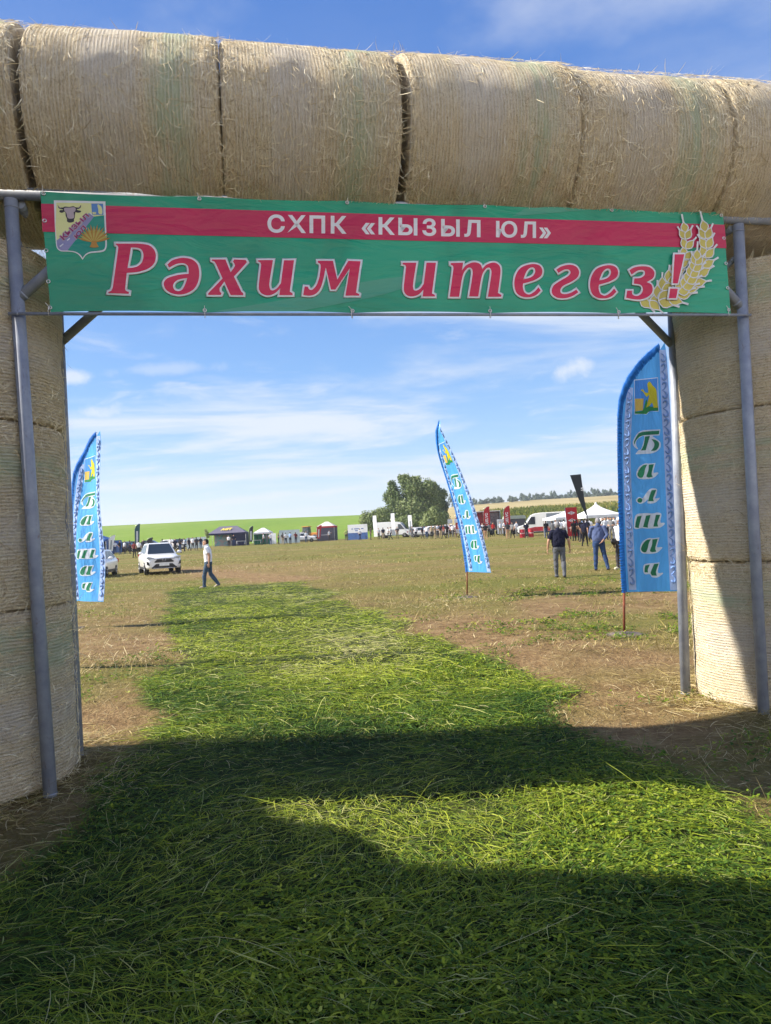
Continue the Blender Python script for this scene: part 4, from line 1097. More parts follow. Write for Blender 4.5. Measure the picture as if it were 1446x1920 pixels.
def merge(parts):
    V, F, T = [], [], []; o = 0
    for v, f, t_ in parts:
        V.append(v); F.append(f + o); T.append(t_); o += len(v)
    return np.concatenate(V), np.concatenate(F), np.concatenate(T)

def leaflets(x, y, g, size, lift, tintf):
    """small three-leaved clover pieces as tilted quads"""
    V = []; T = []
    n = len(x); z = ground_z(x, y) + g.random(n) * lift + .008
    a0 = g.random(n) * 6.283
    for k in range(3):
        a = a0 + 2.1 * k + g.normal(0, .3, n)
        d = np.stack([np.cos(a), np.sin(a), g.normal(.15, .35, n)], -1); d /= np.linalg.norm(d, axis=1)[:, None]
        s_ = np.stack([-np.sin(a), np.cos(a), g.normal(0, .4, n)], -1); s_ /= np.linalg.norm(s_, axis=1)[:, None]
        c = np.stack([x, y, z], -1); L = size[:, None]
        V.append(np.stack([c, c + d * L * .55 + s_ * L * .34, c + d * L, c + d * L * .55 - s_ * L * .34], 1)); T.append(tintf + g.normal(0, .05, n))
    V = np.stack(V, 1).reshape(-1, 3); m = n * 3
    F = (np.arange(m) * 4)[:, None] + np.arange(4)[None]
    return V, F, np.repeat(np.clip(np.stack(T, 1).reshape(-1), 0, 1), 4)

g = np.random.default_rng(21)
parts = []
def patch(x, y, seed): return fbm(x, y, 1.6, seed, 3)
# long stalks close by, shorter and thicker ones further off
for (n, y0, y1, pw, Lm, Wm, sd_) in ((26000, 1.3, 7.5, .55, .18, .0025, 1), (80000, 1.3, 9, .5, .070, .0038, 11), (110000, 6, 27.5, .6, .16, .0062, 2)):
    x, y = scatter(n, y0, y1, .62, pw, sd_)
    keep = path_w(x, y) > g.random(n); x, y = x[keep], y[keep]; m = len(x)
    # stalks lie in combed swaths
    hd = 2.6 * fbm(x, y, 2.3, 61.0, 2) * 2 + np.where(g.random(m) < .5, 0, math.pi)
    tint = np.clip(.40 + .55 * patch(x, y, 71.) + g.normal(0, .17, m) + .25 * sstep(y, 5.2, 10), 0, 1)
    tint = np.where(g.random(m) < .09, g.uniform(.82, 1, m), tint)
    L = np.clip(g.lognormal(math.log(Lm), .5, m), .06, .62); W = Wm * g.uniform(.55, 1.3, m)
    parts.append(strands(x, y, g, L, W, 6 if Lm > .165 else 4, .05, .5, hd, .75, tint))
for (n, y0, y1, pw, sz, sd_) in ((110000, 1.3, 9, .5, .020, 3), (80000, 8, 27.5, .5, .030, 4)):
    x, y = scatter(n, y0, y1, .62, pw, sd_)
    keep = (path_w(x, y) > g.random(n)) & (patch(x, y, 81.) + .16 > g.random(n) * .45); x, y = x[keep], y[keep]; m = len(x)
    tint = np.clip(.36 + .5 * patch(x, y, 71.) + .25 * sstep(y, 5.2, 10) + g.normal(0, .14, m), 0, .9)
    parts.append(leaflets(x, y, g, sz * g.uniform(.5, 1.35, m), .05, tint))
V, F, T = merge(parts)
o = link('cut_grass', fast_mesh('cut_grass', V, F, [M_GRASS], T)); tag(o, 'cut green grass strewn as a carpet through the arch', 'grass', kind='stuff')

parts = []
for (n, y0, y1, pw, Lm, Wm, sd_, upr) in ((42000, 1.6, 12, .6, .075, .0032, 5, .45), (120000, 9, 45, .8, .080, .0085, 6, .5), (40000, 38, 120, 1.05, .11, .028, 7, .5)):
    x, y = scatter(n, y0, y1, .60, pw, sd_)
    s_ = track_w(x, y); pw_ = path_w(x, y)
    keep = (pw_ < .45) & (g.random(n) > .62 * s_) & (fbm(x, y, .9 if y0 < 30 else 4, 91., 3) + .42 > g.random(n) * .75); x, y, s_ = x[keep], y[keep], s_[keep]; m = len(x)
    green = fbm(x, y, 3.0, 95., 3) + .3 * sstep(y, 26, 60)
    tint = np.clip(.66 - .50 * np.clip(green + .12, -.2, .6) + .16 * s_ + g.normal(0, .24, m), 0, 1)
    L = np.clip(g.lognormal(math.log(Lm), .45, m), .03, .4); W = Wm * g.uniform(.6, 1.3, m)
    parts.append(strands(x, y, g, L, W, 3, .01, .5, None, 3.0, tint, upr))
# pale straw litter lying flat, thicker round the pillars
x, y = scatter(11000, 1.8, 20, .62, .7, 8); keep = path_w(x, y) < .4; x, y = x[keep], y[keep]
parts.append(strands(x, y, g, g.uniform(.04, .14, len(x)), g.uniform(.0022, .0042, len(x)) * np.clip(y / 8, 1, 2), 3, .015, .3, None, 3.0, np.clip(g.normal(.76, .15, len(x)), 0, 1)))
for (cu, cv) in ((-.675, .5), (5.975, .52)):
    c_ = gp(cu, cv, 0); n = 2600; a = g.random(n) * 6.283; r = .72 + np.abs(g.normal(0, .35, n))
    parts.append(strands(c_.x + r * np.cos(a), c_.y + r * np.sin(a), g, g.uniform(.05, .24, n), g.uniform(.003, .005, n), 4, .03, .4, None, 3.0, np.clip(g.normal(.78, .15, n), 0, 1)))
V, F, T = merge(parts)
o = link('dry_grass', fast_mesh('dry_grass', V, F, [M_DRY], T)); tag(o, 'short dry stubble and straw litter over the trampled field', 'stubble', kind='stuff')

# leafy weeds in patches on the worn ground right of the path and left of it
n = 120000; x, y = scatter(n, 2.5, 26, .6, .6, 31)
wp = sstep(fbm(x, y, 2.9, 27.0, 3), -.04, .16) * (.25 + .75 * sstep(x, 1.0, 2.2) * sstep(y, 6.5, 8)) * sstep(fbm(x, y, .5, 33., 2), -.1, .25) * sstep(y, 26, 16)
keep = (path_w(x, y) < .3) & (wp > g.random(n)); x, y = x[keep], y[keep]; m = len(x)
pw1 = leaflets(x, y, g, .026 * g.uniform(.6, 1.4, m) * np.clip(y / 8, 1, 1.6), .07, np.clip(.36 + g.normal(0, .16, m), 0, .85))
k2 = g.random(m) < .5
pw2 = strands(x[k2], y[k2], g, g.uniform(.05, .16, k2.sum()), g.uniform(.004, .007, k2.sum()), 3, .02, .5, None, 3.0, np.clip(.40 + g.normal(0, .16, k2.sum()), 0, .9), .6)
V, F, T = merge([pw1, pw2])
o = link('weeds', fast_mesh('weeds', V, F, [M_GRASS], T)); tag(o, 'low green weeds in patches on the worn brown ground', 'weeds', kind='stuff')
# ------------------------------------------------------------------ people
M_SKIN = plain('skin', (.42, .235, .155), .55, .35, .08, 14)
def fabric(name, c): return plain(name, c, .85, .15, .16, 18, .35)
def limb(mb, pts, rs, m=0): mb.tube(pts, rs, 12, m)
def body_shapes(J, head_turn=0.0, heavy=1.0, fem=False):
    """J: joints of one pose (metres, facing -Y, for a 1.75 m person)"""
    mb = MB(); P = J['pelvis']; Cc = J['chest']; N = J['neck']; Hd = J['head']
    sec = []
    for s, w, d in ((-.22, .12, .10), (-.10, .168, .125), (0, .172, .128), (.25, .158 * heavy, .122 * heavy), (.5, .165 * heavy, .122 * heavy), (.78, .188, .118), (1.0, .182, .10), (1.10, .12, .075), (1.17, .065, .06)):
        c = P.lerp(Cc, s) if s <= 1 else Cc + (N - Cc) * ((s - 1) / .17)
        tw = J.get('twist', 0.0) * max(0, min(1, s))
        ring = []
        for k in range(20):
            a = 2 * math.pi * k / 20; e = .82
            cx_ = math.copysign(abs(math.cos(a)) ** e, math.cos(a)) * w; cy_ = math.copysign(abs(math.sin(a)) ** e, math.sin(a)) * d
            ring.append(c + Vector((cx_ * math.cos(tw) - cy_ * math.sin(tw), cx_ * math.sin(tw) + cy_ * math.cos(tw), 0)))
        sec.append(ring)
    mb.loft(sec)
    limb(mb, [N + Vector((0, .01, -.05)), N, Hd + Vector((0, .015, -.06))], [.062, .055, .052])
    Mh = Matrix.Translation(Hd) @ Matrix.Rotation(head_turn, 4, 'Z')
    mb.ell((0, .012, .028), (.076, .096, .098), M=Mh); mb.ell((0, -.022, -.05), (.056, .068, .068), M=Mh)
    mb.tube([(0, -.088, .012), (0, -.108, -.02), (0, -.094, -.032)], [.012, .017, .012], 8, M=Mh)          # nose
    mb.ell((0, -.074, -.098), (.03, .024, .02), 0, 10, 6, Mh)                                              # chin
    mb.tube([(-.02, -.09, -.062), (0, -.096, -.062), (.02, -.09, -.062)], [.007, .009, .007], 6, M=Mh)     # lips
    for s in (-1, 1):
        mb.ell((s * .078, .01, -.012), (.012, .022, .032), 0, 10, 6, Mh)                                   # ears
        mb.ell((s * .03, -.086, .022), (.022, .012, .008), 0, 8, 5, Mh)                                    # brows
    for s, A in (('l', -1), ('r', 1)):
        sh, el, wr = J['sh_' + s], J['el_' + s], J['wr_' + s]
        limb(mb, [sh + Vector((-A * .06, 0, -.005)), sh, sh.lerp(el, .4), el, el.lerp(wr, .3), wr], [.062, .064, .053, .043, .043, .029])
        hd = (wr - el).normalized(); pc = wr + hd * .055
        mb.tube([wr, pc, wr + hd * .10], [.026, .040, .034], 10, flat=(Vector((1, 0, 0)), .55))
        hp, kn, an = J['hip_' + s], J['kn_' + s], J['an_' + s]
        limb(mb, [hp + Vector((0, 0, .05)), hp, hp.lerp(kn, .45), kn, kn.lerp(an, .3), an], [.085, .098, .082, .060, .062, .042])
        tz = J.get('toe_' + s, Vector((0, -1, 0)))
        mb.tube([an + Vector((0, 0, -.03)) - tz * .05, an + Vector((0, 0, -.045)) + tz * .06, an + Vector((0, 0, -.055)) + tz * .165], [.045, .043, .030], 10)
    return mb

def pose(**k):
    J = dict(pelvis=(0, 0, .93), chest=(0, .005, 1.40), neck=(0, .01, 1.485), head=(0, -.02, 1.625),
             sh_l=(-.195, 0, 1.41), el_l=(-.26, .03, 1.13), wr_l=(-.27, -.02, .88), sh_r=(.195, 0, 1.41), el_r=(.26, .03, 1.13), wr_r=(.27, -.02, .88),
             hip_l=(-.09, 0, .90), kn_l=(-.105, -.01, .50), an_l=(-.115, .03, .085), hip_r=(.09, 0, .90), kn_r=(.105, -.01, .50), an_r=(.115, .03, .085))
    J.update(k)
    return {a: (Vector(b) if isinstance(b, tuple) else b) for a, b in J.items()}

def remeshed(mb, voxel, it=3):
    """one continuous skin grown over the shapes"""
    o = link('tmp', mb.mesh('tmp', M_SKIN))
    r = o.modifiers.new('r', 'REMESH'); r.mode = 'VOXEL'; r.voxel_size = voxel; r.use_smooth_shade = True
    s = o.modifiers.new('s', 'SMOOTH'); s.factor = .5; s.iterations = it
    dg = bpy.context.evaluated_depsgraph_get(); dg.update()
    me = bpy.data.meshes.new_from_object(o.evaluated_get(dg))
    old = o.data; bpy.data.objects.remove(o); bpy.data.meshes.remove(old)
    return me

def classify(me, J, sleeve, waist=.98):
    """label every face: skin, top, bottom, hair, shoe"""
    bones = [('torso', J['pelvis'], J['chest'], .15), ('neck', J['neck'], J['head'] + Vector((0, 0, -.07)), .055), ('head', J['head'], J['head'] + Vector((0, 0, .03)), .10), ('tors2', J['chest'], J['neck'] + Vector((0, 0, -.03)), .12)]
    for s in 'lr':
        bones += [('uarm', J['sh_' + s], J['el_' + s], .055), ('farm', J['el_' + s], J['wr_' + s], .04), ('hand', J['wr_' + s], J['wr_' + s] + (J['wr_' + s] - J['el_' + s]).normalized() * .12, .035),
                  ('thigh', J['hip_' + s], J['kn_' + s], .085), ('shin', J['kn_' + s], J['an_' + s], .055), ('foot', J['an_' + s] + Vector((0, 0, -.05)), J['an_' + s] + Vector((0, 0, -.06)) + J.get('toe_' + s, Vector((0, -1, 0))) * .17, .04)]
    n = len(me.polygons); C = np.empty(n * 3); me.polygons.foreach_get('center', C); C = C.reshape(-1, 3)
    D = []; Tt = []
    for _, a, b, r in bones:
        a = np.array(a); d = np.array(b) - a; t_ = np.clip(((C - a) @ d) / (d @ d), 0, 1)
        D.append(np.linalg.norm(C - (a + t_[:, None] * d), axis=1) - r); Tt.append(t_)
    k = np.argmin(D, 0); names = np.array([b[0] for b in bones])[k]; tt = np.array(Tt)[k, np.arange(n)]
    out = np.zeros(n, int)
    arm = (names == 'uarm') & (tt < sleeve) | (names == 'farm') & (sleeve > 1) & (tt < sleeve - 1.04)
    out[arm | (((names == 'torso') | (names == 'tors2')) & (C[:, 2] > waist))] = 1
    out[(names == 'thigh') | (names == 'shin') | ((names == 'torso') & (C[:, 2] <= waist))] = 2
    out[names == 'foot'] = 4
    return out, C, names

def shell(me, mask, off, name, mat_, parent, loose=0.0):
    """garment: the body faces it covers, lifted off the skin"""
    vs = {}; fs = []; V = []
    nb = np.empty(len(me.vertices) * 3); me.vertices.foreach_get('co', nb); nb = nb.reshape(-1, 3)
    nn = np.empty(len(me.vertices) * 3); me.vertices.foreach_get('normal', nn); nn = nn.reshape(-1, 3)
    for p in me.polygons:
        if mask[p.index]:
            f = []
            for i in p.vertices:
                if i not in vs:
                    vs[i] = len(V); q = nb[i]
                    fold = loose * (vnoise(q[0] * 1.0 + q[2] * .35, q[1] + q[2] * .8, .07, 2.0) + .6 * vnoise(q[0], q[2], .05, 9.0))
                    V.append(tuple(q + nn[i] * (off + float(fold))))
                f.append(vs[i])
            fs.append(f)
    m2 = bpy.data.meshes.new(name); m2.from_pydata(V, [], fs); m2.materials.append(mat_)
    m2.polygons.foreach_set('use_smooth', [True] * len(fs)); m2.update()
    return link(name, m2, parent)

def hand_fingers(mb, J, s, side):
    el, wr = J['el_' + s], J['wr_' + s]; d = (wr - el).normalized()
    f = Vector((0, -1, 0)) - d * Vector((0, -1, 0)).dot(d); f.normalize(); inw = Vector((-side, 0, 0))
    for k, L in enumerate((.072, .082, .077, .060)):
        b = wr + d * .088 + f * (.030 - .020 * k)
        mb.tube([b, b + d * L * .45 + inw * .006, b + d * L * .78 + inw * .022, b + d * L * .95 + inw * .038], [.0095, .009, .008, .0065], 7)
    b = wr + d * .035 + f * .034
    mb.tube([b, b + d * .03 + f * .022 + inw * .008, b + d * .062 + f * .026 + inw * .016], [.012, .0105, .008], 7)

def person(label, loc, rotz, J, height, top, bottom, hair, shoe, sleeve, waist=.98, heavy=1.0, head_turn=0.0, cap=None, bald=False, group=None):
    th = thing('person', label, 'person', loc, rotz, group)
    th.scale = (height / 1.75,) * 3
    me = remeshed(body_shapes(J, head_turn, heavy), .0125)
    lab, C, nm = classify(me, J, sleeve, waist)
    Hd = J['head']; rel = C - np.array(Hd); c_, s_ = math.cos(-head_turn), math.sin(-head_turn)
    ry = rel[:, 0] * s_ + rel[:, 1] * c_; rz = rel[:, 2]
    hairm = ((nm == 'head') | (nm == 'neck')) & ((rz > .075 - .0 * ry) & (ry > -.075) | (ry > .028) & (rz > -.075)) & (np.abs(rel[:, 0]) < .086)
    mb = MB()
    for s, A in (('l', -1), ('r', 1)): hand_fingers(mb, J, s, A)
    fm = mb.mesh('fingers', M_SKIN)
    bm = bmesh.new(); bm.from_mesh(me); bm.from_mesh(fm)
    for f in bm.faces: f.smooth = True
    bme = bpy.data.meshes.new('body'); bm.to_mesh(bme); bm.free(); bme.materials.append(M_SKIN)
    b = link('body', bme, th)
    shell(me, lab == 1, .013, 'shirt', top, th, .016)
    shell(me, lab == 2, .012, 'trousers', bottom, th, .016)
    shell(me, hairm, .010, 'hair', hair, th, .006)
    cs = C[lab == 4][:, 0]
    for s in 'lr':
        side = np.linalg.norm(C - np.array(J['an_' + s]), axis=1) < np.linalg.norm(C - np.array(J['an_' + ('r' if s == 'l' else 'l')]), axis=1)
        shell(me, (lab == 4) & side, .010, 'shoe', shoe, th)
    if cap:
        mb = MB(); Mh = Matrix.Translation(Hd) @ Matrix.Rotation(head_turn, 4, 'Z')
        mb.lathe([(.100, .045), (.104, .075), (.094, .115), (.06, .142), (.01, .150)], 20, M=Mh @ Matrix.Translation((0, .01, 0)))
        mb.tube([(-.07, -.085, .052), (0, -.165, .044), (.07, -.085, .052)], [.012, .02, .012], 8, M=Mh, flat=(Vector((0, 0, 1)), .3))
        mb.build('cap', cap, th)
    return th

def spot(px, d, py=960):
    p = at(px, py, d); return Vector((p.x, p.y, gzf(p.x, p.y)))
M_NAVY = fabric('navy_cotton', (.010, .011, .028)); M_GREYT = fabric('grey_trousers', (.105, .11, .125)); M_WHITET = fabric('white_cotton', (.78, .77, .80))
M_JEANS = fabric('blue_jeans', (.028, .055, .135)); M_DJEANS = fabric('slate_jeans', (.055, .085, .13)); M_SWEAT = fabric('slate_blue_sweatshirt', (.075, .10, .20)); M_DARKT = fabric('dark_grey_trousers', (.05, .045, .05))
M_HAIRD = plain('dark_hair', (.012, .009, .008), .6, .3, .2, 40, .5); M_HAIRG = plain('grey_hair', (.24, .23, .24), .7, .3, .2, 40, .5)
M_SHOEB = plain('black_shoe', (.02, .018, .018), .5); M_SHOET = plain('tan_shoe', (.30, .24, .17), .6); M_SHOEW = plain('pale_shoe', (.62, .58, .44), .6)
# man walking to the left
Jw = pose(pelvis=(0, .01, .90), chest=(0, .0, 1.385), neck=(0, -.01, 1.475), head=(0, -.055, 1.61),
          hip_l=(-.09, 0, .88), kn_l=(-.10, .06, .49), an_l=(-.10, .31, .14), toe_l=Vector((0, -.87, -.45)),
          hip_r=(.09, 0, .88), kn_r=(.10, -.13, .48), an_r=(.10, -.15, .085),
          sh_r=(.195, -.02, 1.40), el_r=(.235, .09, 1.13), wr_r=(.235, .06, .88), sh_l=(-.195, -.01, 1.40), el_l=(-.235, .08, 1.13), wr_l=(-.225, .03, .89))
p_ = spot(386, 26.3)
person('man in white t-shirt and slate jeans walking left across the grass', p_, R_(-84), Jw, 1.76, M_WHITET, M_DJEANS, M_HAIRD, M_SHOET, .62, .93)
Jb = pose(kn_l=(-.11, .02, .50), an_l=(-.10, .16, .10), kn_r=(.105, -.04, .50), an_r=(.10, -.10, .085), el_l=(-.31, .03, 1.14), wr_l=(-.345, -.06, .90), el_r=(.31, .05, 1.14), wr_r=(.34, -.01, .90), head=(0, -.045, 1.61))
p_ = spot(1044, 22.4)
person('man seen from behind in navy t-shirt and grey trousers walking away', p_, R_(180 - 4), Jb, 1.71, M_NAVY, M_GREYT, M_HAIRG, M_SHOEB, .78, .95, 1.22)
Js = pose(kn_l=(-.16, -.02, .50), an_l=(-.25, .07, .085), kn_r=(.11, 0, .50), an_r=(.13, -.02, .085), el_l=(-.28, .08, 1.15), wr_l=(-.15, .17, 1.0), el_r=(.27, -.05, 1.14), wr_r=(.18, -.22, 1.05), head=(-.01, -.06, 1.60), chest=(0, -.03, 1.40))
p_ = spot(1119, 24.8)
person('man seen from behind in slate blue sweatshirt and blue jeans, legs apart', p_, R_(180 - 12), Js, 1.78, M_SWEAT, M_JEANS, M_HAIRG, M_SHOEB, 1.98, .97, 1.18, .25)
Jr = pose(kn_l=(-.10, -.09, .50), an_l=(-.10, -.10, .085), kn_r=(.10, .02, .49), an_r=(.10, .14, .10), el_r=(.25, .06, 1.14), wr_r=(.25, -.02, .90))
p_ = spot(1161, 24.6)
w4 = person('person in white shirt and white cap half hidden by the right blue flag', p_, R_(-58), Jr, 1.70, M_WHITET, M_DARKT, M_HAIRD, M_SHOEW, 1.5, .98, 1.1, 0, plain('white_cap', (.75, .73, .72), .8))
mb = MB(); mb.ell((0, 0, 0), (.06, .14, .11)); mb.tube([(0, -.10, .08), (.01, -.04, .28), (.0, .06, .44), (.0, .12, .30), (0, .10, .08)], .008, 6)
bag = mb.build('shoulder_bag', plain('black_bag', (.015, .013, .014), .5), None, p_ + Vector((-.27, -.12, .93)), (0, 0, R_(-58))); tag(bag, 'black shoulder bag at the hip of the person in the white cap', 'bag')

# the crowd: five poses, copied
CROWD = []
for J, fem in ((pose(), 0), (pose(el_l=(-.27, .05, 1.14), wr_l=(-.10, -.18, 1.10), el_r=(.27, .05, 1.14), wr_r=(.10, -.18, 1.12)), 0),
               (pose(kn_l=(-.11, -.14, .50), an_l=(-.11, -.22, .085), an_r=(.11, .24, .11), el_l=(-.25, .12, 1.14), wr_l=(-.25, .10, .9), el_r=(.26, -.08, 1.14), wr_r=(.25, -.18, .92)), 0),
               (pose(el_l=(-.29, .07, 1.16), wr_l=(-.17, .0, .99), el_r=(.29, .07, 1.16), wr_r=(.17, .0, .99), an_l=(-.17, .02, .085), an_r=(.17, .04, .085)), 0),
               (pose(el_r=(.30, -.14, 1.22), wr_r=(.26, -.36, 1.36), head=(.02, -.05, 1.61)), 0)):
    me = remeshed(body_shapes(J, 0, 1.08), .024, 2)
    lab, C, nm = classify(me, J, .8)
    rel = C - np.array(J['head']); lab[(nm == 'head') & ((rel[:, 2] > .06) | (rel[:, 1] > .03) & (rel[:, 2] > -.06))] = 3
    for q in (M_WHITET, M_DARKT, M_HAIRD, M_SHOEB): me.materials.append(q)
    me.polygons.foreach_set('material_index', lab.astype(np.int32)); me.name = 'person'
    CROWD.append(me)
COLS = dict(white=M_WHITET, navy=M_NAVY, black=fabric('black_cloth', (.014, .013, .016)), grey=fabric('grey_cloth', (.17, .17, .18)), blue=fabric('light_blue_shirt', (.22, .33, .55)), maroon=fabric('maroon_cloth', (.13, .02, .022)),
            dark=M_DARKT, jeans=M_JEANS, tan=fabric('tan_cloth', (.33, .26, .17)), lime=fabric('lime_shirt', (.42, .50, .15)), pale=fabric('pale_shirt', (.55, .57, .62)), red=fabric('red_cloth', (.45, .03, .03)), skin=M_SKIN)
GCROWD = 'visitors standing among the stands at the far edge of the field'
def visitor(px, d, k, top, bot, face, label, h=1.74, hair=None):
    o = link('person', CROWD[k], None, spot(px, d), (0, 0, R_(face))); o.scale = (h / 1.75,) * 3
    for i, c in ((1, COLS[top]), (2, COLS[bot])):
        o.material_slots[i].link = 'OBJECT'; o.material_slots[i].material = c
    if hair: o.material_slots[3].link = 'OBJECT'; o.material_slots[3].material = COLS[hair]
    tag(o, label, 'person', GCROWD)
